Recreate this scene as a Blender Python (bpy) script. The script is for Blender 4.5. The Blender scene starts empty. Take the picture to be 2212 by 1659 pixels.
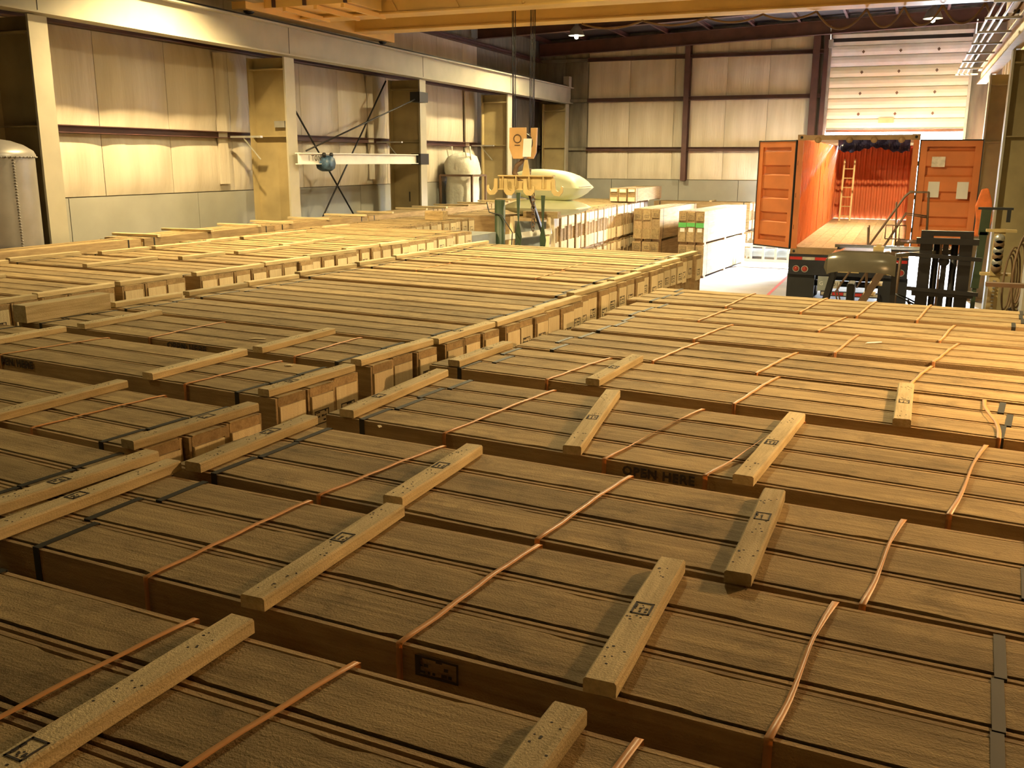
import bpy, math, random
from mathutils import Vector, Matrix
R_ = random.Random(7)
C = bpy.context.scene.collection
SC = bpy.context.scene
PI = math.pi
def rad(a): return a * PI / 180

# ------------------------------------------------------------------ camera
YAW, PITCH, ROLL = .3888, .2330, -.0034
F_PX = 2036.5
cam_d = bpy.data.cameras.new('camera')
cam_d.sensor_width = 36.0
cam_d.lens = F_PX / 2212 * 36.0
cam_d.clip_start = .05
cam_d.clip_end = 300
cam = bpy.data.objects.new('camera', cam_d)
C.objects.link(cam)
fw = Vector((-math.sin(YAW) * math.cos(PITCH), math.cos(YAW) * math.cos(PITCH), -math.sin(PITCH)))
rt = Vector((math.cos(YAW), math.sin(YAW), 0))
dn = fw.cross(rt)
rt2 = rt * math.cos(ROLL) + dn * math.sin(ROLL)
dn2 = -rt * math.sin(ROLL) + dn * math.cos(ROLL)
cam.matrix_world = Matrix.Translation((0, 0, 3.4)) @ Matrix((rt2, -dn2, -fw)).transposed().to_4x4()
SC.camera = cam

# ------------------------------------------------------------------ world, light, exposure
SC.view_settings.view_transform = 'Standard'
SC.view_settings.look = 'None'
SC.view_settings.exposure = 0.18
SC.view_settings.gamma = 1.0
SC.view_settings.use_curve_mapping = False
W = bpy.data.worlds.new('sky')
SC.world = W
W.use_nodes = True
bg = W.node_tree.nodes['Background']
bg.inputs[0].default_value = (.62, .80, 1, 1)
bg.inputs[1].default_value = 18.0

def add_light(kind, name, loc, energy, color, size=.2, target=None, spot=None, sizey=None, blend=.6):
    l = bpy.data.lights.new(name, kind)
    l.energy = energy
    l.color = color
    if kind == 'AREA':
        l.size = size
        if sizey:
            l.shape = 'RECTANGLE'
            l.size_y = sizey
    else:
        l.shadow_soft_size = size
    if kind == 'SPOT':
        l.spot_size = rad(spot)
        l.spot_blend = blend
    o = bpy.data.objects.new(name, l)
    o.location = loc
    if target:
        o.rotation_euler = (Vector(target) - Vector(loc)).to_track_quat('-Z', 'Y').to_euler()
    C.objects.link(o)
    return o
HID = (1, .80, .41)
# daylight arriving at the open truck door
add_light('AREA', 'daylight', (1.2, 39.5, 6.6), 90000, (.80, .90, 1), 6, (-3.2, 33, 1.2), None, 4)

# ------------------------------------------------------------------ materials
MATS = {}
def nodes(name):
    m = bpy.data.materials.new(name)
    m.use_nodes = True
    nt = m.node_tree
    b = nt.nodes['Principled BSDF']
    return m, nt, b
def N(nt, t, **k):
    n = nt.nodes.new(t)
    for a, v in k.items():
        setattr(n, a, v)
    return n
def paint(name, col, rough=.6, metal=0, var=.12, scale=3.0, bump=0.0, spec=.5, bscale=40, dirt=None, stretch=(1, 1, 1)):
    if name in MATS:
        return MATS[name]
    m, nt, b = nodes(name)
    tc = N(nt, 'ShaderNodeTexCoord')
    mp = N(nt, 'ShaderNodeMapping')
    mp.inputs['Scale'].default_value = stretch
    nt.links.new(tc.outputs['Object'], mp.inputs[0])
    nz = N(nt, 'ShaderNodeTexNoise')
    nz.inputs['Scale'].default_value = scale
    nz.inputs['Detail'].default_value = 5
    nt.links.new(mp.outputs[0], nz.inputs[0])
    mx = N(nt, 'ShaderNodeMix', data_type='RGBA')
    d = dirt or tuple(c * (1 - var * 2) for c in col)
    mx.inputs[6].default_value = (*d, 1)
    mx.inputs[7].default_value = (*[min(1, c * (1 + var * .5)) for c in col], 1)
    rp = N(nt, 'ShaderNodeMapRange')
    rp.inputs[1].default_value = .3
    rp.inputs[2].default_value = .65
    nt.links.new(nz.outputs[0], rp.inputs[0])
    nt.links.new(rp.outputs[0], mx.inputs[0])
    nt.links.new(mx.outputs[2], b.inputs['Base Color'])
    b.inputs['Roughness'].default_value = rough
    b.inputs['Metallic'].default_value = metal
    b.inputs['Specular IOR Level'].default_value = spec
    if bump:
        n2 = N(nt, 'ShaderNodeTexNoise')
        n2.inputs['Scale'].default_value = bscale
        n2.inputs['Detail'].default_value = 4
        nt.links.new(mp.outputs[0], n2.inputs[0])
        bp = N(nt, 'ShaderNodeBump')
        bp.inputs['Strength'].default_value = bump
        bp.inputs['Distance'].default_value = .02
        nt.links.new(n2.outputs[0], bp.inputs['Height'])
        nt.links.new(bp.outputs[0], b.inputs['Normal'])
    MATS[name] = m
    return m
def wood(name, c1, c2, axis='X', stain=.55, grain=1.0, rnd=.25, knots=0):
    """rough-sawn lumber: fine grain along one axis, broad stains, per-object tint"""
    if name in MATS:
        return MATS[name]
    m, nt, b = nodes(name)
    L = nt.links.new
    tc = N(nt, 'ShaderNodeTexCoord')
    oi = N(nt, 'ShaderNodeObjectInfo')
    off = N(nt, 'ShaderNodeVectorMath', operation='SCALE')
    off.inputs[0].default_value = (37, 19, 53)
    L(oi.outputs['Random'], off.inputs['Scale'])
    ad = N(nt, 'ShaderNodeVectorMath', operation='ADD')
    L(tc.outputs['Object'], ad.inputs[0])
    L(off.outputs[0], ad.inputs[1])
    def noise(sc, det, along, rough=.6, dist=0):
        mp = N(nt, 'ShaderNodeMapping')
        s = [sc] * 3
        s['XYZ'.index(axis)] = sc * along
        mp.inputs['Scale'].default_value = s
        L(ad.outputs[0], mp.inputs[0])
        z = N(nt, 'ShaderNodeTexNoise')
        z.inputs['Scale'].default_value = 1
        z.inputs['Detail'].default_value = det
        z.inputs['Roughness'].default_value = rough
        z.inputs['Distortion'].default_value = dist
        L(mp.outputs[0], z.inputs[0])
        return z.outputs[0]
    g = noise(60, 4, .05)
    g2 = noise(16, 3, .12, .6, .15)
    st = noise(3.2, 5, .55, .7)
    saw = noise(150, 2, .9)
    mx = N(nt, 'ShaderNodeMix', data_type='RGBA')
    mx.inputs[6].default_value = (*c1, 1)
    mx.inputs[7].default_value = (*c2, 1)
    av = N(nt, 'ShaderNodeMath', operation='ADD')
    L(g, av.inputs[0]); L(g2, av.inputs[1])
    rp = N(nt, 'ShaderNodeMapRange')
    rp.inputs[1].default_value = .66
    rp.inputs[2].default_value = 1.26
    L(av.outputs[0], rp.inputs[0])
    L(rp.outputs[0], mx.inputs[0])
    # stains (wear with a shape of its own)
    rs = N(nt, 'ShaderNodeMapRange')
    rs.inputs[1].default_value = .50
    rs.inputs[2].default_value = .72
    rs.inputs[4].default_value = stain
    L(st, rs.inputs[0])
    m2 = N(nt, 'ShaderNodeMix', data_type='RGBA')
    m2.inputs[7].default_value = (c1[0] * .45, c1[1] * .42, c1[2] * .38, 1)
    L(rs.outputs[0], m2.inputs[0])
    L(mx.outputs[2], m2.inputs[6])
    if knots:
        bl = noise(4.5, 6, .8, .75, .4)
        rb2 = N(nt, 'ShaderNodeMapRange')
        rb2.inputs[1].default_value = .52
        rb2.inputs[2].default_value = .68
        rb2.inputs[4].default_value = .62
        L(bl, rb2.inputs[0])
        m4 = N(nt, 'ShaderNodeMix', data_type='RGBA')
        m4.inputs[7].default_value = (c1[0] * .55, c1[1] * .55, c1[2] * .55, 1)
        L(rb2.outputs[0], m4.inputs[0]); L(m2.outputs[2], m4.inputs[6])
        m2 = m4
        vo = N(nt, 'ShaderNodeTexVoronoi')
        vo.inputs['Scale'].default_value = 4.2
        mpk = N(nt, 'ShaderNodeMapping')
        mpk.inputs['Scale'].default_value = (.6, 1, .01)
        L(ad.outputs[0], mpk.inputs[0]); L(mpk.outputs[0], vo.inputs['Vector'])
        rk = N(nt, 'ShaderNodeMapRange')
        rk.inputs[1].default_value = .014
        rk.inputs[2].default_value = .036
        rk.inputs[3].default_value = .85
        rk.inputs[4].default_value = 0
        L(vo.outputs['Distance'], rk.inputs[0])
        m3 = N(nt, 'ShaderNodeMix', data_type='RGBA')
        m3.inputs[7].default_value = (c1[0] * .3, c1[1] * .25, c1[2] * .2, 1)
        L(rk.outputs[0], m3.inputs[0]); L(m2.outputs[2], m3.inputs[6])
        m2 = m3
    # per-object value
    hv = N(nt, 'ShaderNodeHueSaturation')
    rv = N(nt, 'ShaderNodeMapRange')
    rv.inputs[3].default_value = 1 - rnd
    rv.inputs[4].default_value = 1 + rnd * .5
    L(oi.outputs['Random'], rv.inputs[0])
    L(rv.outputs[0], hv.inputs['Value'])
    L(m2.outputs[2], hv.inputs['Color'])
    L(hv.outputs[0], b.inputs['Base Color'])
    b.inputs['Roughness'].default_value = .85
    b.inputs['Specular IOR Level'].default_value = .25
    bp = N(nt, 'ShaderNodeBump')
    bp.inputs['Strength'].default_value = .5 * grain
    bp.inputs['Distance'].default_value = .006
    sm = N(nt, 'ShaderNodeMath', operation='ADD')
    L(g, sm.inputs[0]); L(saw, sm.inputs[1])
    L(sm.outputs[0], bp.inputs['Height'])
    L(bp.outputs[0], b.inputs['Normal'])
    MATS[name] = m
    return m
def emit(name, col, s):
    m, nt, b = nodes(name)
    b.inputs['Base Color'].default_value = (*col, 1)
    b.inputs['Emission Color'].default_value = (*col, 1)
    b.inputs['Emission Strength'].default_value = s
    return m

M_lid = wood('lid_wood', (.26, .185, .09), (.50, .37, .19), stain=.45, knots=1)
M_side = wood('side_board_wood', (.31, .21, .11), (.53, .385, .21), stain=.3)
M_plate = wood('end_plate_wood', (.74, .59, .36), (.88, .75, .50), axis='Z', stain=.15)
M_batten = wood('batten_wood', (.50, .395, .22), (.76, .63, .39), axis='Y', stain=.35)
M_cleat = wood('cleat_wood', (.48, .34, .19), (.64, .48, .29), axis='Z', stain=.25)
M_ink = paint('stamp_ink', (.05, .04, .035), .8, var=.1)
M_band = paint('steel_band', (.024, .024, .02), .6, .1, var=.1)
M_strap = paint('orange_strap', (.78, .37, .13), .45, var=.08)
M_white_label = paint('paper_label', (.78, .76, .70), .7, var=.04)
M_hook = paint('hook_block_paint', (.60, .36, .15), .45, var=.08)
M_green = paint('green_tape', (.10, .42, .10), .5, var=.08)
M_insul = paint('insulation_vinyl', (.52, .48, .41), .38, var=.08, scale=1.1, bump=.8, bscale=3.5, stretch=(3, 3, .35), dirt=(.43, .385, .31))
M_insul_lit = paint('insulation_vinyl_lit', (.66, .60, .50), .45, var=.05, scale=1.1, bump=.6, bscale=4, stretch=(4, 4, .35), dirt=(.56, .50, .40))  # same vinyl, lightened: the back wall's stronger light is in the colour
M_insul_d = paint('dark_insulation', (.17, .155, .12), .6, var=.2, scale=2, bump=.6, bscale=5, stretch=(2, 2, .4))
M_girt = paint('oxide_red_steel', (.085, .036, .032), .55, var=.15)
M_wain = paint('grey_wall_board', (.30, .30, .27), .7, var=.08, scale=1.2)
M_cream = paint('cream_steel', (.40, .38, .31), .45, var=.07, scale=1.5)
M_coltan = paint('olive_tan_steel', (.36, .29, .15), .5, var=.14, scale=1.6)
M_crane = paint('crane_yellow', (.80, .52, .17), .38, var=.06, scale=1.5)
M_dark = paint('dark_steel', (.018, .017, .019), .5, .3, var=.15)
M_black = paint('black_rubber', (.02, .02, .022), .6, var=.1)
M_roof = paint('roof_sheet', (.035, .022, .02), .8, var=.15)
M_conc = paint('concrete', (.36, .35, .33), .55, var=.18, scale=.8, bump=.15)
M_galv = paint('galvanised_steel', (.50, .51, .50), .35, .6, var=.12, scale=4)
M_orange = paint('container_orange', (.68, .21, .06), .45, var=.10, scale=1.6)
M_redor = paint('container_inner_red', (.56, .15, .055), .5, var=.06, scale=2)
M_orange_lit = paint('container_orange_lit', (.84, .29, .10), .45, var=.05, scale=1.6)  # container orange made paler, painting in the light on the inner side walls
M_tan = paint('container_header_tan', (.40, .25, .12), .5, var=.2)
M_floorply = wood('container_floor_ply', (.50, .36, .20), (.66, .50, .30), axis='Y', stain=.3)
M_blue = paint('blue_tarp', (.075, .075, .20), .28, var=.25, scale=4, bump=.8, bscale=6)
M_door = paint('door_panel_cream', (.76, .74, .55), .42, var=.05, scale=1.2)
M_white = paint('white_paint', (.78, .78, .76), .4, var=.05)
M_bag = paint('air_bag_paper', (.74, .76, .50), .5, var=.04, scale=2)
M_bulk = paint('bulk_bag_fabric', (.72, .72, .64), .7, var=.08, scale=5, bump=.6, bscale=9)
M_tank = paint('tank_grey', (.24, .23, .23), .38, .2, var=.14, scale=2)
M_teal = paint('dark_teal_sheet', (.085, .105, .105), .6, var=.2)
M_red = paint('red_plastic', (.55, .03, .025), .35, var=.1)
M_hvest = paint('safety_orange_cloth', (.9, .22, .05), .6, var=.12, scale=6)
M_dgreen = paint('dark_green_paint', (.035, .06, .03), .5, var=.15)
M_yel = paint('yellow_paint', (.56, .42, .19), .5, var=.12)
M_rail = paint('handrail_brown', (.16, .10, .06), .5, .3, var=.15)
M_grey = paint('cabinet_grey', (.33, .36, .35), .5, var=.12)
M_clear = paint('dusty_clear_plastic', (.55, .52, .45), .2, var=.2, scale=8)
M_truck = paint('chassis_black', (.03, .032, .042), .4, .2, var=.2)
M_lampred = paint('red_lens', (.45, .05, .03), .25, var=.1)
M_hose = paint('brown_hose', (.20, .12, .06), .6, var=.2)
M_ground = paint('yard_asphalt', (.50, .50, .50), .8, var=.1)
M_guard = paint('guard_olive', (.115, .10, .07), .22, .1, var=.1)

# ------------------------------------------------------------------ geometry helpers
class MB:
    def __init__(s):
        s.v = []; s.f = []; s.sm = []
    def add(s, vs, fs, smooth=False):
        n = len(s.v)
        s.v += [tuple(v) for v in vs]
        s.f += [tuple(i + n for i in f) for f in fs]
        s.sm += [smooth] * len(fs)
        return s
    def box(s, x0, x1, y0, y1, z0, z1):
        vs = [(x, y, z) for z in (z0, z1) for y in (y0, y1) for x in (x0, x1)]
        return s.add(vs, [(0, 2, 3, 1), (4, 5, 7, 6), (0, 1, 5, 4), (2, 6, 7, 3), (0, 4, 6, 2), (1, 3, 7, 5)])
    def obox(s, c, size, ax=(1, 0, 0), ay=(0, 1, 0), az=(0, 0, 1)):
        c = Vector(c); ax, ay, az = Vector(ax).normalized(), Vector(ay).normalized(), Vector(az).normalized()
        vs = [c + ax * size[0] * a / 2 + ay * size[1] * b / 2 + az * size[2] * d / 2 for d in (-1, 1) for b in (-1, 1) for a in (-1, 1)]
        return s.add(vs, [(0, 2, 3, 1), (4, 5, 7, 6), (0, 1, 5, 4), (2, 6, 7, 3), (0, 4, 6, 2), (1, 3, 7, 5)])
    def bar(s, p, q, w, h, up=(0, 0, 1)):
        p, q = Vector(p), Vector(q)
        d = (q - p)
        u = Vector(up)
        if abs(d.normalized().dot(u)) > .98:
            u = Vector((0, 1, 0))
        a = d.normalized().cross(u).normalized()
        b = a.cross(d.normalized())
        return s.obox((p + q) / 2, (d.length, w, h), d, a, b)
    def tube(s, path, r, n=8, cap=True, radii=None):
        P = [Vector(p) for p in path]
        rings = []
        pa = None
        for i, p in enumerate(P):
            d = (P[min(i + 1, len(P) - 1)] - P[max(i - 1, 0)]).normalized()
            if pa is None:
                u = Vector((0, 0, 1)) if abs(d.z) < .9 else Vector((1, 0, 0))
                a = d.cross(u).normalized()
            else:
                a = (pa - d * pa.dot(d)).normalized()
            pa = a
            b = d.cross(a)
            rr = radii[i] if radii else r
            rings.append([p + (a * math.cos(2 * PI * k / n) + b * math.sin(2 * PI * k / n)) * rr for k in range(n)])
        vs = [v for g in rings for v in g]
        fs = []
        for i in range(len(P) - 1):
            for k in range(n):
                k2 = (k + 1) % n
                fs.append((i * n + k, i * n + k2, (i + 1) * n + k2, (i + 1) * n + k))
        s.add(vs, fs, True)
        if cap:
            m = len(s.v) - len(vs)
            s.f.append(tuple(m + k for k in reversed(range(n)))); s.sm.append(False)
            s.f.append(tuple(m + (len(P) - 1) * n + k for k in range(n))); s.sm.append(False)
        return s
    def lathe(s, c, prof, n=20, axis='Z'):
        c = Vector(c)
        vs = []
        for r, h in prof:
            for k in range(n):
                a = 2 * PI * k / n
                p = (r * math.cos(a), r * math.sin(a), h)
                if axis == 'Y': p = (p[0], p[2], p[1])
                if axis == 'X': p = (p[2], p[0], p[1])
                vs.append(c + Vector(p))
        fs = []
        for i in range(len(prof) - 1):
            for k in range(n):
                k2 = (k + 1) % n
                fs.append((i * n + k, i * n + k2, (i + 1) * n + k2, (i + 1) * n + k))
        return s.add(vs, fs, True)
    def prism(s, poly, o, ax, ay, thick):
        """poly in (u,v); extruded by the vector thick"""
        o, ax, ay, t = Vector(o), Vector(ax), Vector(ay), Vector(thick)
        a = [o + ax * u + ay * v for u, v in poly]
        n = len(a)
        vs = a + [p + t for p in a]
        fs = [tuple(reversed(range(n))), tuple(range(n, 2 * n))] + [(i, (i + 1) % n, n + (i + 1) % n, n + i) for i in range(n)]
        return s.add(vs, fs)
    def hbeam(s, p, q, w, h, t, up=(0, 0, 1), tw=None):
        """I section from p to q: flanges of width w, total depth h along up"""
        p, q = Vector(p), Vector(q)
        d = (q - p).normalized(); u = Vector(up); a = d.cross(u).normalized()
        L = (q - p).length; c = (p + q) / 2
        s.obox(c + u * (h / 2 - t / 2), (L, w, t), d, a, u)
        s.obox(c - u * (h / 2 - t / 2), (L, w, t), d, a, u)
        s.obox(c, (L, tw or t, h - 2 * t), d, a, u)
        return s
    def mesh(s, name):
        me = bpy.data.meshes.new(name)
        me.from_pydata(s.v, [], s.f)
        me.polygons.foreach_set('use_smooth', s.sm)
        me.update()
        return me
def ob(name, g, m, parent=None, loc=None, rz=0, bevel=0, rot=None):
    me = g.mesh(name) if isinstance(g, MB) else g
    if m is not None and not me.materials:
        me.materials.append(m)
    o = bpy.data.objects.new(name, me)
    C.objects.link(o)
    if parent: o.parent = parent
    if loc: o.location = loc
    if rz: o.rotation_euler = (0, 0, rz)
    if rot: o.rotation_euler = rot
    if bevel:
        b = o.modifiers.new('bevel', 'BEVEL')
        b.width = bevel; b.segments = 2; b.limit_method = 'ANGLE'
    return o
def tag(o, label, cat, group=None, kind=None):
    if label: o['label'] = label
    if cat: o['category'] = cat
    if group: o['group'] = group
    if kind: o['kind'] = kind
    return o
def thing(name, label, cat, loc=(0, 0, 0), rz=0, group=None):
    o = bpy.data.objects.new(name, None)
    o.empty_display_size = .2
    C.objects.link(o)
    o.location = loc; o.rotation_euler = (0, 0, rz)
    return tag(o, label, cat, group)
def struct(name, g=None, m=None):
    if g is None:
        o = bpy.data.objects.new(name, None); C.objects.link(o)
    else:
        o = ob(name, g, m)
    o['kind'] = 'structure'
    return o
def dup(root, loc, rz=0, label=None, group=None, rot=None):
    r = root.copy(); C.objects.link(r)
    r.location = loc
    r.rotation_euler = rot or (0, 0, rz)
    if label: r['label'] = label
    if group: r['group'] = group
    for ch in list(root.children):
        c = ch.copy(); C.objects.link(c); c.parent = r
        for g in list(ch.children):
            d = g.copy(); C.objects.link(d); d.parent = c
    return r
def text_mesh(body, size, name='lettering', extrude=.0008, spacing=1.0):
    cu = bpy.data.curves.new(name, 'FONT')
    cu.body = body; cu.size = size; cu.extrude = extrude
    cu.align_x = 'CENTER'; cu.align_y = 'CENTER'; cu.space_character = spacing; cu.offset = size * .035 if size < .1 else 0
    cu.resolution_u = 2
    t = bpy.data.objects.new(name, cu)
    C.objects.link(t)
    dg = bpy.context.evaluated_depsgraph_get()
    me = bpy.data.meshes.new_from_object(t.evaluated_get(dg))
    me.materials.clear()
    bpy.data.objects.remove(t)
    return me
ORD = ['first', 'second', 'third', 'fourth', 'fifth', 'sixth', 'seventh', 'eighth', 'ninth', 'tenth', 'eleventh', 'twelfth', 'thirteenth', 'fourteenth', 'fifteenth', 'sixteenth', 'seventeenth', 'eighteenth']

# ================================================================== STRUCTURE
WX0, WX1, WY0, WY1 = -13.3, 2.45, -7.0, 35.0
def roof_z(x): return 7.42 + .034 * (x + 13.3)
struct('floor', MB().box(WX0 - .3, WX1 + .3, WY0 - .3, WY1 + .3, -.2, 0), M_conc)
yard = struct('trim_1', MB().box(-30, 30, WY1 + .3, 75, -.25, -.02), M_ground)
# floor marking (red line near the truck)
tag(ob('floor_line', MB().box(-3.15, -3.07, 22.5, 33, .0005, .004), M_red), 'thin red line painted on the floor left of the truck', 'floor marking')
# --- ceiling: sheets on purlins and rafters
ce = struct('ceiling')
def roofslab(x0, x1, y0, y1, dz, t):
    return MB().add([(x, y, roof_z(x) + dz + k) for k in (0, t) for y in (y0, y1) for x in (x0, x1)], [(0, 2, 3, 1), (4, 5, 7, 6), (0, 1, 5, 4), (2, 6, 7, 3), (0, 4, 6, 2), (1, 3, 7, 5)])
ob('roof_sheet', roofslab(WX0 - .3, WX1 + .3, WY0 - .3, WY1 + .3, .32, .06), M_roof, ce)
for i, y in enumerate([4.7, 10.9, 17.1, 23.0, 29.0, 34.6]):
    ob('rafter', MB().hbeam((WX0 + .2, y, roof_z(WX0) - .05), (WX1 - .1, y, roof_z(WX1) - .05), .22, .45, .02), M_girt, ce)
for i in range(11):
    x = -12.8 + i * 1.5
    ob('purlin', MB().hbeam((x, WY0, roof_z(x) + .24), (x, WY1, roof_z(x) + .24), .08, .15, .012), M_girt, ce)

# --- insulation panels: bulged quilt sheets between girts
def quilt(w, h, seed, bulge=.07, nx=8, nz=6):
    """panel in local XZ plane, bulging towards -Y, w wide, h tall, origin at the lower left"""
    r = random.Random(seed)
    ph = [r.uniform(0, 6) for _ in range(4)]
    g = MB(); vs = []
    for j in range(nz + 1):
        for i in range(nx + 1):
            u, v = i / nx, j / nz
            e = min(1, 4.5 * min(u, 1 - u)) ** .6 * min(1, 4 * min(v, 1 - v)) ** .6
            d = e * (bulge + .012 * math.sin(9 * u + ph[0] + 2 * v) + .010 * math.sin(17 * u + ph[1]) * (1 - v) + .008 * math.sin(5 * v + ph[2]))
            vs.append((u * w, -d, v * h))
    fs = [(j * (nx + 1) + i, j * (nx + 1) + i + 1, (j + 1) * (nx + 1) + i + 1, (j + 1) * (nx + 1) + i) for j in range(nz) for i in range(nx)]
    g.add(vs, fs, True)
    n = len(vs)
    # back and rim
    g.add([(0, .03, 0), (w, .03, 0), (w, .03, h), (0, .03, h), (0, 0, 0), (w, 0, 0), (w, 0, h), (0, 0, h)], [(3, 2, 1, 0), (0, 1, 5, 4), (1, 2, 6, 5), (2, 3, 7, 6), (3, 0, 4, 7)])
    return g
# left wall: board below, quilt above, girts proud
wl = struct('wall_left', MB().box(WX0 - .25, WX0, WY0, WY1 + .2, 0, 7.9), M_insul_d)
ys = [-6.9, -2, 3.0, 7.6]
board = [7.65, 9.2, 12.3, 15.55, 18.7, 21.8, 24.9, 28.0, 31.0, 34.95]
for a, b in zip(board[:-1], board[1:]):
    ob('wall_board', MB().box(WX0, WX0 + .06, a + .008, b - .008, 0, 2.74), M_wain, wl)
rows = [(2.76, 3.82), (3.96, 5.55), (5.70, 6.95)]
k = 0
cuts = [11.15, 13.17, 14.9, 16.75, 17.4, 19.3, 20.9, 22.5, 23.3, 24.9, 26.4, 28.2, 29.3, 31.0, 32.8, 34.3]
for z0, z1 in rows:
    for a, b in zip(cuts[:-1], cuts[1:]):
        k += 1
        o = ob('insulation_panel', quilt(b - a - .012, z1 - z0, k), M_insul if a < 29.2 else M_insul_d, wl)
        o.location = (WX0 + .035, a + .006, z0)
        o.rotation_euler = (0, 0, PI / 2)
for z in (3.89, 5.625, 7.02):
    o = ob('girt', MB().hbeam((WX0 + .13, 7.7, z), (WX0 + .13, 34.9, z), .2, .13, .015), M_girt, wl)
# silver tape strips near columns
for y in (16.35, 22.3, 28.3):
    ob('flashing_strip', MB().box(WX0 + .1, WX0 + .14, y - .14, y + .14, 2.9, 5.5), M_insul, wl)
# dark sliding door at the far left
d2 = struct('door_2', MB().box(WX0 + .0, WX0 + .04, 6.2, 10.4, 0, 5.3), M_teal)
ob('door_frame', MB().box(WX0 + .04, WX0 + .07, 9.62, 9.68, 3.9, 5.25).box(WX0 + .04, WX0 + .07, 8.3, 9.68, 5.2, 5.26), M_galv, d2)
ob('notice_board', MB().box(WX0 + .04, WX0 + .06, 8.9, 9.25, 3.9, 4.6), M_clear, d2)
# back wall
DX0, DX1, DZ = -2.80, 1.57, 7.52      # truck door opening
wb = struct('wall_back', MB().box(WX0 - .25, DX0, WY1, WY1 + .2, 0, 8.3).box(DX1, WX1 + .25, WY1, WY1 + .2, 0, 8.3).box(DX0, DX1, WY1, WY1 + .2, DZ, 8.3), M_insul_d)
bx = [WX0, -11.35, -10.3, -7.75, -5.6, -3.2, DX0 - .05]
for a, b in zip(bx[:-1], bx[1:]):
    ob('wall_board', MB().box(a + .008, b - .008, WY1 - .06, WY1, 0, 2.72), M_wain, wb)
rowsb = [(2.74, 3.76), (3.88, 5.50), (5.64, 6.94), (7.06, 7.62)]
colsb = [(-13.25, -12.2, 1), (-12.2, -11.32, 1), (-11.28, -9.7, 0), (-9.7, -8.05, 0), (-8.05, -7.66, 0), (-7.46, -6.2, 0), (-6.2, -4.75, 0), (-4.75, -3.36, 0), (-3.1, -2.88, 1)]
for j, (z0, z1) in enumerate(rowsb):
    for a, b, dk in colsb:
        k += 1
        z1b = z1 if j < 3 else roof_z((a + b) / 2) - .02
        o = ob('insulation_panel', quilt(b - a - .01, z1b - z0, k, .06), M_insul_d if dk else M_insul_lit, wb)
        o.location = (a + .005, WY1 - .03, z0)
for z in (3.82, 5.57, 7.0):
    ob('girt', MB().hbeam((-11.3, WY1 - .13, z), (DX0 - .05, WY1 - .13, z), .2, .13, .015), M_girt, wb)
    ob('girt', MB().box(-13.2, -11.3, WY1 - .16, WY1 - .06, z - .05, z + .05), M_insul_d, wb)
for x, w in ((-7.56, .18), (-3.22, .22)):
    ob('wall_column', MB().hbeam((x, WY1 - .22, 2.7 if x < -5 else 0), (x, WY1 - .22, roof_z(x)), w, .26, .02, (0, 1, 0)), M_girt, wb)
ob('wall_column', MB().hbeam((DX0 - .12, WY1 - .12, 0), (DX0 - .12, WY1 - .12, roof_z(-3)), .14, .2, .02, (0, 1, 0)), M_girt, wb)
# right wall
wr = struct('wall_right', MB().box(WX1, WX1 + .25, WY0, WY1 + .2, 0, 8.3), M_coltan)
for i in range(26):
    y = 11 + i * .92
    ob('sheet_rib', MB().prism([(-.05, 0), (-.03, .035), (.03, .035), (.05, 0)], (WX1, y, 0), (0, 1, 0), (-1, 0, 0), (0, 0, 7.4)), M_coltan, wr)
struct('wall_near', MB().box(WX0 - .25, WX1 + .25, WY0 - .2, WY0, 0, 8.3), M_wain)

# --- roll-up truck door
dr = struct('door_1')
z = 4.46
pz = .338
i = 0
while z < 7.0:
    h = pz
    prof = [(-.03, 0), (.0, .002), (.03, .02), (.045, h * .35), (.045, h * .65), (.03, h - .02), (.0, h - .002), (-.03, h)]
    ob('door_slat', MB().prism([(-a, b) for a, b in prof], (DX0 + .04, WY1 + .05, z), (0, 1, 0), (0, 0, 1), (DX1 - DX0 - .08, 0, 0)), M_door if z < 6.3 else M_white, dr)
    z += pz; i += 1
for j in range(4):
    ob('door_slat', MB().box(DX0 + .04, DX1 - .04, WY1 - .02 + .05, WY1 + .1, z, z + .12), M_white if j % 2 == 0 else M_dark, dr)
    z += .12
ob('bottom_seal', MB().box(DX0 + .04, DX1 - .04, WY1 - .02, WY1 + .06, 4.36, 4.455), M_rail, dr)
for s in (DX0, DX1):
    ob('door_track', MB().box(s - .05, s + .03, WY1 - .12, WY1 + .02, 0, 7.2), M_galv, dr)
    ob('track_bracket', MB().box(s - .06, s + .08, WY1 - .25, WY1 - .05, 7.1, 7.35).bar((s, WY1 - .2, 7.3), (s, WY1 - .5, 7.75), .04, .04), M_galv, dr)
ob('door_backing', MB().box(DX0, DX1, WY1 + .10, WY1 + .14, 4.42, DZ), M_white, dr)
for r_i, zz in enumerate((4.95, 5.62, 6.30, 6.95)):
    for xx in (-1.75, -.6, .55):
        ob('door_bolt', MB().prism([(0, -.06), (.05, 0), (0, .06), (-.05, 0)], (xx, WY1 - .005, zz), (1, 0, 0), (0, 0, 1), (0, .02, 0)), M_rail, dr)
ob('door_notice', MB().box(-1.1, -.62, WY1 - .012, WY1, 4.66, 4.82), M_yel, dr)

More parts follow.
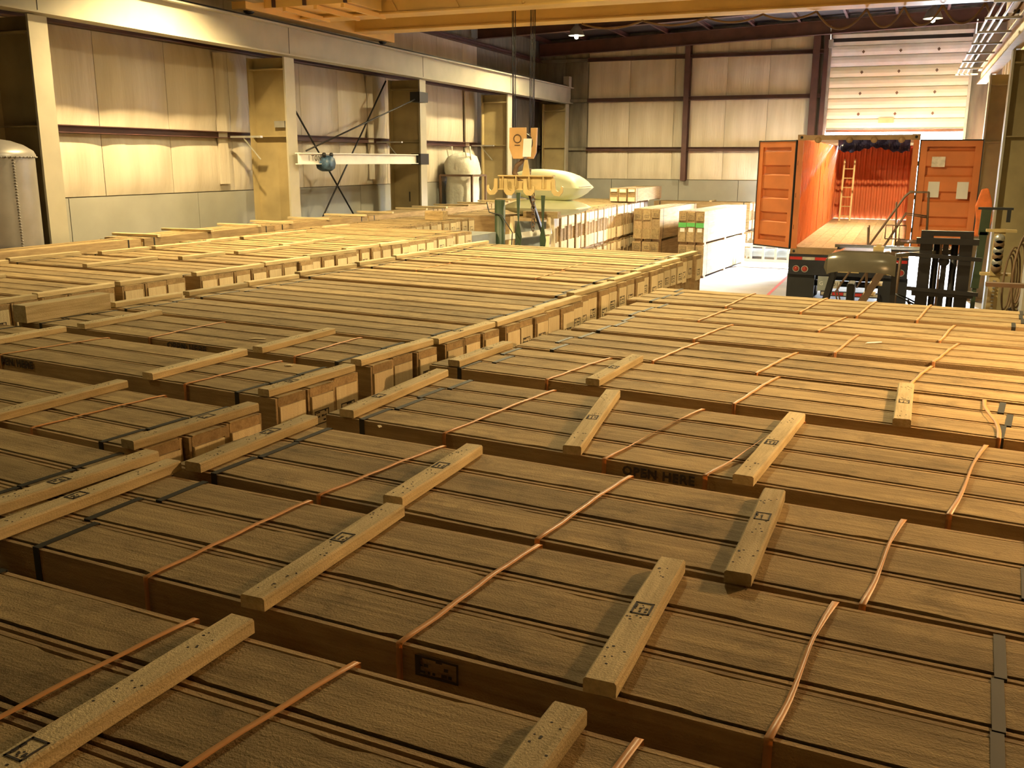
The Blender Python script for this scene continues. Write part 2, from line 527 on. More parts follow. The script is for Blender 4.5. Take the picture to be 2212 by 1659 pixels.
# ================================================================== crane runway, columns
def crane_column(x, y, z1, label, face=-1, mat=M_coltan, w=.34, depth=.9):
    """face=-1: web runs from x (inner flange) towards the left wall"""
    t = thing('crane_column', label, 'column', (x, y, 0))
    d = depth * face
    ob('inner_flange', MB().box(-.02, .02, -w / 2, w / 2, 0, z1), M_cream, t)
    ob('outer_flange', MB().box(d - .02, d + .02, -w / 2, w / 2, 0, z1), mat, t)
    lo, hi = sorted((0, d))
    ob('web', MB().box(lo, hi, -.012, .012, 0, z1), mat, t)
    ob('stiffener', MB().box(lo + .03, hi - .03, -w / 2 + .02, w / 2 - .02, z1 - .25, z1 - .22).box(lo + .03, hi - .03, -w / 2 + .02, w / 2 - .02, 3.86, 3.88), mat, t)
    ob('base_plate', MB().box(lo - .1, hi + .1, -w / 2 - .06, w / 2 + .06, 0, .03), mat, t)
    return t
colL = [(10.9, 'tan crane column nearest the tank on the left wall'), (17.1, 'crane column left of the jib hoist, left wall'), (23.0, 'crane column numbered 1 that carries the jib hoist'), (29.0, 'crane column between the bulk bag and the hook block'), (34.62, 'crane column in the far left corner')]
cols = []
for y, lab in colL:
    cols.append(crane_column(-12.0, y, 5.44, lab))
one = text_mesh('1', .38, 'column_number', .002)
o = ob('column_number', one, M_ink, cols[2]); o.location = (-.42, -.018, 2.42); o.rotation_euler = (PI / 2, 0, 0)
# knee bracket + guard lump on second column
ob('wind_brace_bracket', MB().box(-.35, -.1, -.10, -.02, 4.05, 4.18), M_galv, cols[1])
for y in (17.1, 23.0, 29.0):
    t = thing('wall_bracket', 'short bracket tying the column at %s to the wall girt' % {17.1: 'the left bay', 23.0: 'the jib hoist', 29.0: 'the bulk bag'}[y], 'bracket', (-12.5, y - .45, 3.85))
    ob('bracket_plate', MB().box(-.5, .25, -.28, -.2, -.02, .02).bar((-.2, -.24, -.02), (.2, -.24, -.45), .02, .02), M_galv, t)
rb = thing('runway_beam', 'long grey crane runway beam along the left wall', 'beam', (-12.0, 0, 5.47))
ob('beam_web', MB().box(-.03, .04, 6, 34.9, .02, .56), M_cream, rb)
ob('top_flange', MB().box(-.17, .17, 6, 34.9, .54, .57), M_cream, rb)
ob('bottom_flange', MB().box(-.15, .15, 6, 34.9, -.01, .02), M_cream, rb)
ob('rail', MB().box(-.035, .035, 6, 34.9, .57, .63), M_dark, rb)
ob('end_stop', MB().box(-.12, .1, 34.5, 34.8, .57, .95), M_cream, rb)
for y in (10.9, 17.1, 23.0, 29.0):
    ob('beam_joint', MB().box(.04, .045, y - .006, y + .006, .03, .54), M_dark, rb)
rr = thing('runway_beam', 'yellowish crane runway beam along the right wall', 'beam', (1.62, 0, 5.47))
ob('beam_web', MB().box(-.04, .03, 8, 29.75, .02, .34), M_yel, rr)
ob('top_flange', MB().box(-.12, .12, 8, 29.75, .33, .36), M_yel, rr)
ob('bottom_flange', MB().box(-.12, .12, 8, 29.75, -.01, .02), M_yel, rr)
cr = thing('conductor_rails', 'open ladder of power rails above the right runway beam', 'conductor rail', (1.3, 0, 5.62))
for j, dx in enumerate((-.30, -.18, -.06)):
    ob('rail', MB().tube([(dx, 8, .16), (dx, 29.7, .16)], .022, 6), M_galv, cr)
for j in range(12):
    y = 9 + j * 1.88
    ob('rail_bracket', MB().box(-.36, .2, y - .02, y + .02, .08, .12), M_galv, cr)
for y, lab in ((26.4, 'crane column on the right wall nearest the truck door leaf'), (20.8, 'second crane column along the right wall, above the hoses'), (14.7, 'crane column at the right edge beside the red machine')):
    crane_column(1.62, y, 5.44, lab, 1, M_coltan, .34, .55)

# jib hoist on column 3
jb = thing('jib_crane', 'white jib beam with tie rod fixed to the numbered column', 'crane', (-11.9, 22.6, 3.3))
ob('jib_beam', MB().hbeam((0, -.1, .12), (.1, -5.6, .12), .14, .24, .02), M_white, jb)
ob('tie_rod', MB().tube([(0, -.05, 1.65), (.1, -5.3, .28)], .018, 6), M_dark, jb)
ob('pivot_bracket', MB().box(-.14, .14, -.2, .26, -.02, .26), M_dark, jb)
ob('pivot_bracket', MB().box(-.14, .14, -.2, .26, 1.55, 1.8), M_dark, jb)
tm = text_mesh('1 TON', .17, 'lettering', .001)
o = ob('lettering', tm, M_ink, jb); o.location = (.175, -5.1, .125); o.rotation_euler = (PI / 2, 0, PI / 2)
th = thing('hoist_trolley', 'small blue hoist trolley clamped on the white jib beam', 'hoist', (-11.85, 17.95, 3.3))
ob('trolley_body', MB().lathe((.1, 0, .02), [(0, -.16), (.15, -.16), (.17, -.1), (.17, .1), (.15, .16), (0, .16)], 8, 'X'), paint('hoist_blue', (.06, .12, .22), .4, var=.4, scale=12), th)
ob('trolley_wheel', MB().lathe((.16, -.14, .2), [(0, -.02), (.05, -.02), (.05, .02), (0, .02)], 12, 'X').lathe((.16, .14, .2), [(0, -.02), (.05, -.02), (.05, .02), (0, .02)], 12, 'X'), M_dark, th)
# X brace in the second bay
xb = thing('cross_brace', 'dark rod cross brace between two left-wall columns', 'brace', (-12.85, 17.4, 0))
ob('brace_rod', MB().tube([(0, .2, 5.4), (0, 5.35, .02)], .022, 6), M_dark, xb)
ob('brace_rod', MB().tube([(0, 5.2, 5.4), (0, .05, .02)], .022, 6), M_dark, xb)

# ================================================================== bridge crane
bc = thing('bridge_crane', 'orange-yellow double girder bridge crane spanning the hall overhead', 'crane', (0, 0, 6.2))
for yb, nm in ((17.62, 'near_girder'), (19.72, 'far_girder')):
    ob('girder_web', MB().box(-12.1, 1.7, yb - .22, yb - .2, .03, .78).box(-12.1, 1.7, yb + .2, yb + .22, .03, .78), M_crane, bc)
    ob('girder_flange', MB().box(-12.1, 1.7, yb - .26, yb + .26, 0, .03), M_crane, bc)
    ob('girder_flange', MB().box(-12.1, 1.7, yb - .26, yb + .26, .78, .81), M_crane, bc)
for j in range(8):
    x = -9.6 + j * 1.35
    ob('web_stiffener', MB().bar((x, 17.38, .05), (x - .45, 17.38, .78), .03, .04), M_crane, bc)
for x in (-12.0, 1.6):
    ob('end_truck', MB().box(x - .16, x + .16, 15.6, 21.3, -.03, .30), M_crane, bc)
    ob('truck_wheel', MB().lathe((x, 15.9, .05), [(0, -.05), (.14, -.05), (.14, .05), (0, .05)], 14, 'X').lathe((x, 21.0, .05), [(0, -.05), (.14, -.05), (.14, .05), (0, .05)], 14, 'X'), M_dark, bc)
ob('walkway_floor', MB().box(-11.9, -9.9, 16.2, 17.3, .07, .10), M_crane, bc)
ob('toe_board', MB().box(-11.9, -9.9, 16.17, 16.2, .05, .26).box(-9.92, -9.89, 16.2, 17.3, .05, .26), M_crane, bc)
for x in (-11.6, -10.9, -10.0):
    ob('walkway_post', MB().box(x - .03, x + .03, 16.12, 16.18, .05, 1.0), M_girt, bc)
for x in (-11.4, -10.7, -10.1):
    ob('walkway_bracket', MB().bar((x, 16.2, .02), (x + .1, 17.6, -.02), .07, .08), M_crane, bc)
ob('drive_motor', MB().lathe((-11.75, 15.6, .55), [(0, -.3), (.16, -.3), (.18, -.2), (.18, .2), (.12, .3), (0, .3)], 12, 'X').box(-12.1, -11.6, 15.35, 15.85, .1, .4), M_coltan, bc)
ob('conduit', MB().tube([(-11.3, 17.36, .6), (-9.5, 17.36, .55), (-7.5, 17.36, .62)], .02, 6), M_rail, bc)
# festoon cable loops under the far girder
fc = thing('festoon_cable', 'looped festoon cable hanging below the far crane girder', 'cable', (0, 19.9, 6.2))
fx = [-6.6, -5.3, -4.0, -2.9, -1.9, -1.0, -.35, .3, 1.0, 1.6]
for a, b in zip(fx[:-1], fx[1:]):
    dd = .12 if a < -2 else .34
    ob('cable_loop', MB().tube([(a + (b - a) * t, 0, -.02 - dd * (1 - (2 * t - 1) ** 2)) for t in [i / 12 for i in range(13)]], .022, 6), M_hose, fc)
# trolley, ropes, hook block, lifting beam
tr = thing('hoist_trolley', 'hoist trolley riding between the two crane girders', 'hoist', (-7.45, 18.65, 7.02))
ob('trolley_frame', MB().box(-.7, .7, -1.15, 1.15, 0.0, .12), M_crane, tr)
ob('rope_drum', MB().lathe((0, 0, -.12), [(0, -.5), (.22, -.5), (.22, .5), (0, .5)], 16, 'Y'), M_dark, tr)
HX, HY = -7.38, 18.6
hk = thing('hook_block', 'orange crane hook block hanging on wire ropes', 'hook', (HX, HY, 3.45))
for dx in (-.27, -.24, -.20, .10, .13, .17, .20):
    ob('wire_rope', MB().tube([(dx * .9, (dx > 0) * .1, .5), (dx * 1.0, (dx > 0) * .1, 3.72)], .009, 5, radii=[.009, .009]), M_dark, hk)
ob('block_cheek', MB().prism([(-.26, .60), (.10, .60), (.12, .1), (.02, -.02), (-.18, -.02), (-.27, .2)], (0, -.14, 0), (1, 0, 0), (0, 0, 1), (0, .06, 0)), M_hook, hk, bevel=.01)
ob('block_cheek', MB().prism([(.12, .60), (.26, .60), (.24, .1), (.18, -.02), (.02, -.02), (.12, .1)], (0, .08, 0), (1, 0, 0), (0, 0, 1), (0, .06, 0)), M_hook, hk, bevel=.01)
ob('sheave', MB().lathe((-.02, 0, .3), [(0, -.07), (.2, -.07), (.2, .07), (0, .07)], 20, 'Y'), M_dark, hk)
ob('block_plate', MB().prism([(.06, .38), (.24, .38), (.22, .02), (.04, .02)], (0, -.155, 0), (1, 0, 0), (0, 0, 1), (0, .012, 0)), M_white, hk)
ob('block_emblem', MB().tube([(-.08 + .08 * math.cos(a), -.145, .38 + .08 * math.sin(a)) for a in [i * PI / 8 for i in range(17)]], .012, 5).box(-.14, -.02, -.15, -.142, .24, .26), M_rail, hk)
hookp = [(-.02, 0, .0), (-.04, 0, -.08), (-.14, 0, -.16), (-.2, 0, -.30), (-.12, 0, -.43), (.02, 0, -.46), (.12, 0, -.38), (.16, 0, -.22)]
ob('hook', MB().tube(hookp, .04, 8, radii=[.045, .05, .055, .06, .065, .06, .045, .02]), M_rail, hk)
ob('hook_tip', MB().bar((.02, 0, -.1), (.16, 0, -.3), .05, .02), M_galv, hk)
lb = thing('lifting_beam', 'tan lifting beam with curled end hooks under the crane hook', 'lifting beam', (-7.30, 18.55, 2.83), rad(-4))
ob('beam_plate', MB().hbeam((-.62, 0, .12), (.62, 0, .12), .16, .30, .025), M_yel, lb)
for x in (-.5, -.2, .1, .42):
    ob('beam_rib', MB().box(x - .012, x + .012, -.08, .08, 0, .25), M_yel, lb)
def curl(cx, s, y):
    return MB().prism([(cx, .2), (cx, -.06), (cx + s * .06, -.13), (cx + s * .18, -.14), (cx + s * .25, -.06), (cx + s * .25, .05), (cx + s * .21, .07), (cx + s * .20, -.01), (cx + s * .15, -.05), (cx + s * .10, -.02), (cx + s * .08, .04), (cx + s * .07, .2)], (0, y, 0), (1, 0, 0), (0, 0, 1), (0, .03, 0))
ob('end_hook', curl(-.62, -1, -.1), M_yel, lb); ob('end_hook', curl(.62, 1, -.1), M_yel, lb)
ob('end_hook', curl(-.45, 1, -.13), M_yel, lb); ob('end_hook', curl(.0, 1, -.13), M_yel, lb)
ob('lifting_eye', MB().prism([(-.09, 0), (.09, 0), (.03, .32), (-.03, .32)], (0, -.02, .26), (1, 0, 0), (0, 0, 1), (0, .04, 0)), M_yel, lb)
for nm, x, z0, col, w in (('first', -.12, 1.55, M_dgreen, .07), ('second', .42, 1.5, M_dgreen, .075)):
    t = thing('lifting_sling', 'dark green web sling hanging from the %s hook of the lifting beam' % {'first': 'left-hand', 'second': 'right-hand'}[nm], 'sling', (-7.3 + x, 18.42, z0), rad(10 if x < 0 else -15))
    ob('sling_web', MB().prism([(-w * .6, 1.2), (w * .6, 1.2), (w * .35, .8), (w * .2, .62), (w * 1.1, .3), (w * .6, .02), (0, .2), (-w * .7, .05), (-w * .9, .35), (-w * .1, .62), (-w * .35, .8)], (0, 0, 0), (1, 0, 0), (0, 0, 1), (0, .02, 0)), col, t)
t = thing('lifting_chain', 'rusty lifting chain hanging beneath the lifting beam', 'chain', (-7.1, 18.45, 1.95))
for i in range(9):
    zz = .75 - i * .085
    ob('chain_link', MB().tube([(.035 * math.cos(a) * (1 if i % 2 else .3), .035 * math.cos(a) * (.3 if i % 2 else 1), zz + .055 * math.sin(a)) for a in [q * PI / 4 for q in range(9)]], .012, 5), M_rail, t)
gp = thing('green_post', 'dark green steel post standing beneath the lifting beam', 'post', (-7.78, 18.3, 0))
ob('post_tube', MB().tube([(0, 0, 0), (0, 0, 2.6)], .11, 12), M_dgreen, gp)
ob('post_brace', MB().bar((.55, .3, 2.7), (.85, .3, 1.9), .09, .05), M_dark, gp)
ob('air_hose', MB().tube([(-.3, 0, 2.55), (-.2, -.1, 2.35), (.1, -.15, 2.3), (.32, -.1, 1.95), (.3, -.1, 1.6), (.1, -.12, 1.35)], .012, 6), M_black, gp)

# ================================================================== crates
CW, CH, CL = .252, .97, 3.5          # width, body height, length; plus .08 skids
def lid_mesh(seed):
    r = random.Random(seed)
    n = 80; hw = CW / 2 - .0255
    top = []
    def edge(sgn):
        e = []; nick = 0; dep = 0
        for i in range(n + 1):
            if nick <= 0 and r.random() < .09:
                nick = r.randint(2, 9); dep = r.uniform(.003, .009)
            d = dep if nick > 0 else 0
            nick -= 1
            e.append(sgn * (hw - d + r.uniform(-.0012, .0012)))
        return e
    a, b = edge(-1), edge(1)
    vs = []
    for i in range(n + 1):
        x = -CL / 2 + CL * i / n
        dz = r.uniform(-.0006, .0006)
        vs += [(x, a[i], CH + .08 + dz), (x, b[i], CH + .08 + dz), (x, a[i], CH + .062), (x, b[i], CH + .062)]
    fs = []
    for i in range(n):
        o, q = i * 4, i * 4 + 4
        fs += [(o, q, q + 1, o + 1), (o, o + 2, q + 2, q), (o + 1, q + 1, q + 3, o + 3), (o + 2, o + 3, q + 3, q + 2)]
    fs += [(0, 1, 3, 2), (n * 4, n * 4 + 2, n * 4 + 3, n * 4 + 1)]
    return MB().add(vs, fs)
def bandmesh(x, w=.03):
    y, z = CW / 2 + .0015, CH + .0825
    g = MB()
    g.box(x - w / 2, x + w / 2, -y, y, z - .002, z)
    g.box(x - w / 2, x + w / 2, -y - .001, -y + .001, .08, z)
    g.box(x - w / 2, x + w / 2, y - .001, y + .001, .08, z)
    return g
def stampmesh(w, h, seed, t=.0012):
    """printed box with rows of blurred marks, in local XY"""
    r = random.Random(seed); g = MB(); b = .006
    g.box(-w / 2, w / 2, -h / 2, -h / 2 + b, 0, t).box(-w / 2, w / 2, h / 2 - b, h / 2, 0, t)
    g.box(-w / 2, -w / 2 + b, -h / 2, h / 2, 0, t).box(w / 2 - b, w / 2, -h / 2, h / 2, 0, t)
    rows = 3
    for j in range(rows):
        y = -h / 2 + h * (j + .6) / (rows + .2)
        x = -w / 2 + .014
        while x < w / 2 - .03:
            ww = r.uniform(.006, .02)
            if r.random() < .75:
                g.box(x, x + ww, y, y + h * r.uniform(.07, .17), 0, t)
            x += ww + r.uniform(.003, .01)
    return g
def crate_proto(seed, lower=False, papers=False, green=False, brown=False):
    M_plate = M_lid if (green or brown) else globals()['M_plate']
    r = random.Random(seed)
    t = thing('wooden_crate', 'x', 'crate')
    hw = CW / 2; top = CH + .08
    for s in (-1, 1):
        ob('side_panel', MB().box(-CL / 2, CL / 2, s * hw - (.016 if s > 0 else 0), s * hw + (0 if s > 0 else .016), .08, top - .004), M_side, t)
    for s in (-1, 1):
        x = s * (CL / 2 - .03)
        ob('end_board', MB().box(x - .012, x + .012, -hw + .017, hw - .017, .08, top - .006), M_side, t)
        ph = r.uniform(.20, .30); z1 = top - .055
        px0, px1 = sorted((s * (CL / 2 - .014), s * (CL / 2 + .012)))
        pl = ob('end_plate', MB().box(px0, px1, -hw + .024, hw - .018 - r.uniform(0, .012), z1 - ph, z1), M_plate, t)
        ob('end_plate', MB().box(px0, px1, -hw + .024, hw - .02, .09, .40), M_plate, t)
        if not lower:
            ob('end_rail', MB().box(*sorted((s * (CL / 2 - .016), s * (CL / 2 + .002))), -hw + .018, hw - .018, top - .052, top - .006), M_side, t)
            if papers:
                for q in range(1):
                    lm = ob('paper_label', MB().box(*sorted((s * (CL / 2 + .012), s * (CL / 2 + .014))), -.085, .085, z1 - .2, z1 - .01), M_white_label, t)
            else:
                lm = stampmesh(.13, .085, seed * 7 + s)
                o = ob('stencil_label', lm, M_ink, t)
                o.location = (s * (CL / 2 + .0125), r.uniform(-.02, .02), z1 - ph * .62)
                o.rotation_euler = (PI / 2, 0, s * PI / 2)
            if green:
                ob('green_tape', MB().box(*sorted((s * (CL / 2 + .001), s * (CL / 2 + .018))), -hw + .004, hw - .004, top - .46 - r.uniform(0, .05), top - .36), M_green, t)
                ob('paper_label', MB().box(*sorted((s * (CL / 2 + .001), s * (CL / 2 + .004))), -.07, .07, top - .66, top - .52), M_white_label, t)
    ob('skid', MB().box(-CL / 2 + .1, -CL / 2 + .22, -hw + .01, hw - .01, 0, .08), M_cleat, t)
    ob('skid', MB().box(CL / 2 - .22, CL / 2 - .1, -hw + .01, hw - .01, 0, .08), M_cleat, t)
    ob('skid', MB().box(-.06, .06, -hw + .01, hw - .01, 0, .08), M_cleat, t)
    if not lower:
        ob('lid', lid_mesh(seed), M_lid, t)
        ob('steel_band', bandmesh(-CL / 2 + .24 + r.uniform(-.03, .06)), M_band, t)
        ob('steel_band', bandmesh(CL / 2 - .24 - r.uniform(-.03, .06)), M_band, t)
    else:
        ob('lid', MB().box(-CL / 2, CL / 2, -hw + .02, hw - .02, top - .02, top), M_lid, t)
    return t
PROTO = {'t': [crate_proto(s) for s in (11, 12, 13, 14, 15)], 'l': [crate_proto(s, True) for s in (21, 22)],
         'p': [crate_proto(s, papers=True) for s in (31, 32, 33)], 'g': [crate_proto(s, green=True) for s in (41, 42, 43)], 'b': [crate_proto(s, brown=True) for s in (51, 52, 53)]}
USED = set(); last = {}
def put_crate(kind, loc, rz, sc, label, group):
    c = [p for p in PROTO[kind] if last.get(kind) is not p] or PROTO[kind]
    p = R_.choice(c); last[kind] = p
    if p.name not in USED:
        USED.add(p.name)
        r = p
        r.location = loc; r.rotation_euler = (0, 0, rz)
    else:
        sc0 = p.scale.copy()
        r = dup(p, loc, rz)
    r.scale = sc
    r.hide_render = False
    r['label'] = label; r['group'] = group
    return r
def pos_words(n):
    return {1: ['only'], 2: ['right-hand', 'left-hand'], 3: ['nearest', 'middle', 'farthest'], 4: ['nearest', 'second', 'third', 'farthest']}[n]

def batten_mesh(L, seed, w=.086, h=.042):
    r = random.Random(seed); g = MB(); n = 6; vs = []
    for i in range(n + 1):
        y = -L / 2 + L * i / n
        d = [r.uniform(-.0015, .0015) for _ in range(4)]
        c = .006
        ring = [(-w / 2 + d[0], 0), (w / 2 + d[1], 0), (w / 2 + d[1], h - c), (w / 2 - c + d[1], h), (-w / 2 + c + d[0], h), (-w / 2 + d[0], h - c)]
        vs += [(x, y, z) for x, z in ring]
    fs = []
    for i in range(n):
        for k in range(6):
            a, b = i * 6 + k, i * 6 + (k + 1) % 6
            fs.append((a, a + 6, b + 6, b))
    fs += [tuple(range(6)), tuple(n * 6 + k for k in reversed(range(6)))]
    return g.add(vs, fs)
def holes_mesh(L, seed, w=.086, h=.042):
    r = random.Random(seed); g = MB()
    for c in (-L * .36, -L * .02, L * .33):
        for q in range(r.randint(6, 9)):
            x, y = r.uniform(-w * .36, w * .36), c + r.uniform(-.07, .07)
            rr = r.uniform(.0026, .0048)
            g.prism([(rr * math.cos(a), rr * .9 * math.sin(a)) for a in [k * PI / 3 for k in range(6)]], (x, y, h + .0002), (1, 0, 0), (0, 1, 0), (0, 0, .0006))
    return g
BM = {}
def put_batten(loc, rz, L, label, group, near=False, seed=0, stamp=None, w=.086, h=.042):
    t = thing('lumber_batten', label, 'batten', loc, rz, group)
    key = (round(L, 1), seed % 4, w, h)
    if key not in BM:
        BM[key] = batten_mesh(L, seed, w, h).mesh('board'); BM[key].materials.append(M_batten)
    ob('board', BM[key], None, t)
    if near:
        o = ob('nail_holes', holes_mesh(L, seed + 5, w, h), M_ink, t); o['kind'] = 'stuff'
        if stamp is not None:
            s = ob('stamp_mark', stampmesh(.075 if stamp else .1, .055, seed + 9), M_ink, t)
            s.location = (0, L * (stamp or .12), h + .0004); s.rotation_euler = (0, 0, PI / 2)
    return t
def strap_mesh(pts, w, slack):
    """flat band over the bundle: pts = local (u, v) front and back; sides drop down"""
    (u0, v0), (u1, v1) = pts
    g = MB(); n = 14; a, b = [], []
    for i in range(n + 1):
        t = i / n
        z = .0035 + slack * .008 * math.sin(PI * t) + .0015 * math.sin(t * 23)
        tw = (.9 * math.sin(PI * t * 1.0) if slack > .65 else 0)
        u = u0 + (u1 - u0) * t + .006 * math.sin(t * 7) * slack; v = v0 + (v1 - v0) * t
        a.append((u - w / 2 * math.cos(tw), v, z - w / 2 * math.sin(tw) * .6)); b.append((u + w / 2 * math.cos(tw), v, z + w / 2 * math.sin(tw) * .6))
    a = [(u0 - w / 2, v0 - .006, -.9)] + [(a[0][0], v0 - .006, .0)] + a + [(a[-1][0], v1 + .006, 0)] + [(u1 - w / 2, v1 + .006, -.9)]
    b = [(u0 + w / 2, v0 - .006, -.9)] + [(b[0][0], v0 - .006, .0)] + b + [(b[-1][0], v1 + .006, 0)] + [(u1 + w / 2, v1 + .006, -.9)]
    m = len(a); th = .0012
    vs = a + b + [(x, y, z + th) for x, y, z in a] + [(x, y, z + th) for x, y, z in b]
    fs = []
    for i in range(m - 1):
        fs += [(i, i + 1, m + i + 1, m + i), (2 * m + i, 3 * m + i, 3 * m + i + 1, 2 * m + i + 1), (i, 2 * m + i, 2 * m + i + 1, i + 1), (m + i, m + i + 1, 3 * m + i + 1, 3 * m + i)]
    g.add(vs, fs); g.sm = [True] * len(g.f)
    return g
nb = 0
def bundle(stack, idx, x, y, ang, n, L, pitch, ztop=2.1, battens=(), straps=(), kind='t', lowerk='l', two=True, cat_note='', loctext=None):
    """x, y = near left corner of the top; ang = direction of the crate length (deg)"""
    global nb
    a = rad(ang); U = Vector((math.cos(a), math.sin(a), 0)); V = Vector((-math.sin(a), math.cos(a), 0))
    H = CH + .08
    fz = (ztop / 2) / H if two else 1
    P0 = Vector((x, y, 0))
    where = loctext or 'the %s bundle, %s stack' % (ORD[idx], stack)
    pw = pos_words(n)
    for k in range(n):
        sh = R_.uniform(-.025, .025)
        c = P0 + U * (L / 2 + sh) + V * (pitch * (k + .5))
        put_crate(kind, (c.x, c.y, ztop - H * fz), a + rad(R_.uniform(-.08, .08)), (L / CL, (pitch - .009 - R_.uniform(0, .009)) / CW, fz),
                  'long wooden crate, %s in %s, upper tier' % (pw[k], where), 'upper crates of the %s stack' % stack)
        if two:
            put_crate(lowerk, (c.x + R_.uniform(-.03, .03), c.y, 0), a, (L / CL, (pitch - .01) / CW, fz * .999),
                      'lower-tier wooden crate under the %s crate of %s' % (pw[k], where), 'lower crates of the %s stack' % stack)
    wd = pitch * n
    for bi, bt in enumerate(battens):
        u, nm, near = bt[:3]
        skew = bt[3] if len(bt) > 3 else 0
        ln = bt[4] if len(bt) > 4 else wd - .02
        st = bt[5] if len(bt) > 5 else None
        vo = bt[6] if len(bt) > 6 else 0
        nb += 1
        c = P0 + U * u + V * (wd / 2 + vo)
        put_batten((c.x, c.y, ztop + .003), a + rad(skew), ln, 'pale lumber batten across the %s of %s' % (nm, where), 'battens on the %s stack' % stack, near, nb, st)
    for si, (u0, u1, slack) in enumerate(straps):
        c = P0
        nm = ['leftmost', 'second', 'third', 'rightmost'][si] if len(straps) == 4 else (['leftmost', 'middle', 'rightmost'][si] if len(straps) == 3 else ['leftmost', 'rightmost'][si] if len(straps) == 2 else 'only')
        o = ob('orange_strap', strap_mesh(((u0, -.002), (u1, wd + .002)), .021, slack), M_strap)
        o.location = (c.x, c.y, ztop + .001); o.rotation_euler = (0, 0, a)
        tag(o, '%s orange strap over %s' % (nm, where), 'strap', 'orange straps on the %s stack' % stack)
    return P0, U, V, wd

def ux(P, x, ang): return (x - P) / math.cos(rad(ang))
def rbundle(i, x, y, ang, n, pitch, bt, st):
    b = []
    for e in bt:
        X, nm, near = e[:3]
        b.append((ux(x, X, ang),) + tuple(e[1:]))
    s = [(ux(x, p, ang), ux(x, q, ang), k) for p, q, k in st]
    return bundle('right-hand', i, x, y, ang, n, RL if i < 2 else 3.60, pitch, battens=b, straps=s)
RL = 3.5
rbundle(0, -2.90, .93, -3.2, 4, .274, [(-1.69, 'left part', True, 0, .86, -.3, .13), (-.69, 'right part', True, 0, .86, None, .12)], [(-1.95, -1.86, .6), (-1.44, -1.30, .6), (-.56, -.52, .6)])
B1 = rbundle(1, -2.92, 2.185, -3.6, 3, .263, [(-2.86, 'left end', True, 0, .90, -.05), (-1.70, 'left part', True, 3, .84, .08), (-.62, 'middle', True, 3.5, .80, .02)], [(-2.13, -2.10, .3), (-1.18, -1.12, .6), (-.18, -.14, 1)])
rbundle(2, -2.86, 3.06, -4.9, 3, .266, [(-2.73, 'left end', True, 3, .84, .0), (-1.75, 'left part', True, 4.5, .74, .05), (-.41, 'right part', True, 4.5, .82, .12, -.02)], [(-2.05, -1.96, .4), (-1.09, -1.04, .5), (-.01, .03, .8)])
B3 = rbundle(3, -2.74, 4.05, -6, 4, .265, [(-2.62, 'left end', True, 5, 1.07, -.2), (-1.42, 'left part', True, 13, 1.12, -.05), (-.52, 'middle', True, 1, 1.12, -.03, -.02)], [(-1.98, -1.90, .5), (-1.14, -1.02, .7), (-.68, -.50, 2), (.26, .34, 1)])
rbundle(4, -2.76, 5.36, -7.3, 3, .263, [(-2.62, 'left end', True, 2, .74, .1), (-1.64, 'left part', True, 3, .84, -.05), (.04, 'right part', True, 6, .95, -.05)], [(-1.92, -1.85, .5), (-.77, -.73, .5), (.52, .40, 2)])
rbundle(5, -2.52, 6.18, -7.6, 3, .262, [], [(-1.46, -1.42, .4), (-.77, -.71, .4), (.09, .15, .5)])
rbundle(6, -2.40, 7.04, -6, 3, .262, [], [(-1.37, -1.30, .4), (-.36, -.33, .4), (.27, .37, .5)])
rbundle(7, -2.36, 7.88, -5.8, 3, .264, [], [(-1.51, -1.45, .4), (-.54, -.46, .4), (.33, .38, .5)])
rbundle(8, -2.38, 8.76, -4.8, 4, .252, [], [(-1.44, -1.41, .4), (-.77, -.71, .4), (-.30, -.26, .4), (.18, .22, .3)])

MA = -6.4
def mbundle(i, xr, yr, n=3, pitch=.262, extra=(), left=True, straps=(), right=True, ang=MA, L=3.6):
    U = Vector((math.cos(rad(ang)), math.sin(rad(ang))))
    x, y = xr - U.x * L, yr - U.y * L
    b = []
    if right: b.append((L - .075, 'right end', i < 5, R_.uniform(-1, 1), pitch * n - .01, [-.1, .1, -.2, None][i % 4]))
    if left: b.append((.06, 'left end', False, R_.uniform(-1, 1), pitch * n))
    for X, nm, near in extra: b.append((ux(x, X, ang), nm, near, 3))
    return bundle('centre', i, x, y, ang, n, L, pitch, battens=b, straps=[(ux(x, p, ang), ux(x, q, ang), k) for p, q, k in straps])
mbundle(0, -3.0, 2.31, extra=[(-4.3, 'middle', True)], left=False)
mbundle(1, -3.13, 3.17, extra=[(-4.21, 'middle', True)], left=False, straps=[(-3.90, -3.86, .3)])
B_m2 = mbundle(2, -3.17, 4.22, extra=[(-4.16, 'right part', True), (-6.0, 'left part', True)], left=False, straps=[(-5.6, -5.5, .3), (-3.85, -3.82, .3)])
B_m3 = mbundle(3, -3.12, 5.16, extra=[(-4.06, 'right part', True), (-5.91, 'left part', True)], straps=[(-5.13, -5.17, .3), (-3.73, -3.78, .3)])
mbundle(4, -3.0, 6.02)
mbundle(5, -2.9, 6.88, pitch=.26)
mbundle(6, -2.84, 7.69, pitch=.28)
mbundle(7, -2.87, 8.69, 4, .26)
mbundle(8, -2.82, 9.87, pitch=.275, straps=[(-5.42, -5.44, .2), (-3.80, -3.84, .2)])
mbundle(9, -2.81, 10.84, straps=[(-5.44, -5.46, .2), (-3.82, -3.86, .2)])
mbundle(10, -2.77, 11.70)
mbundle(11, -2.77, 12.56, 4, .25)

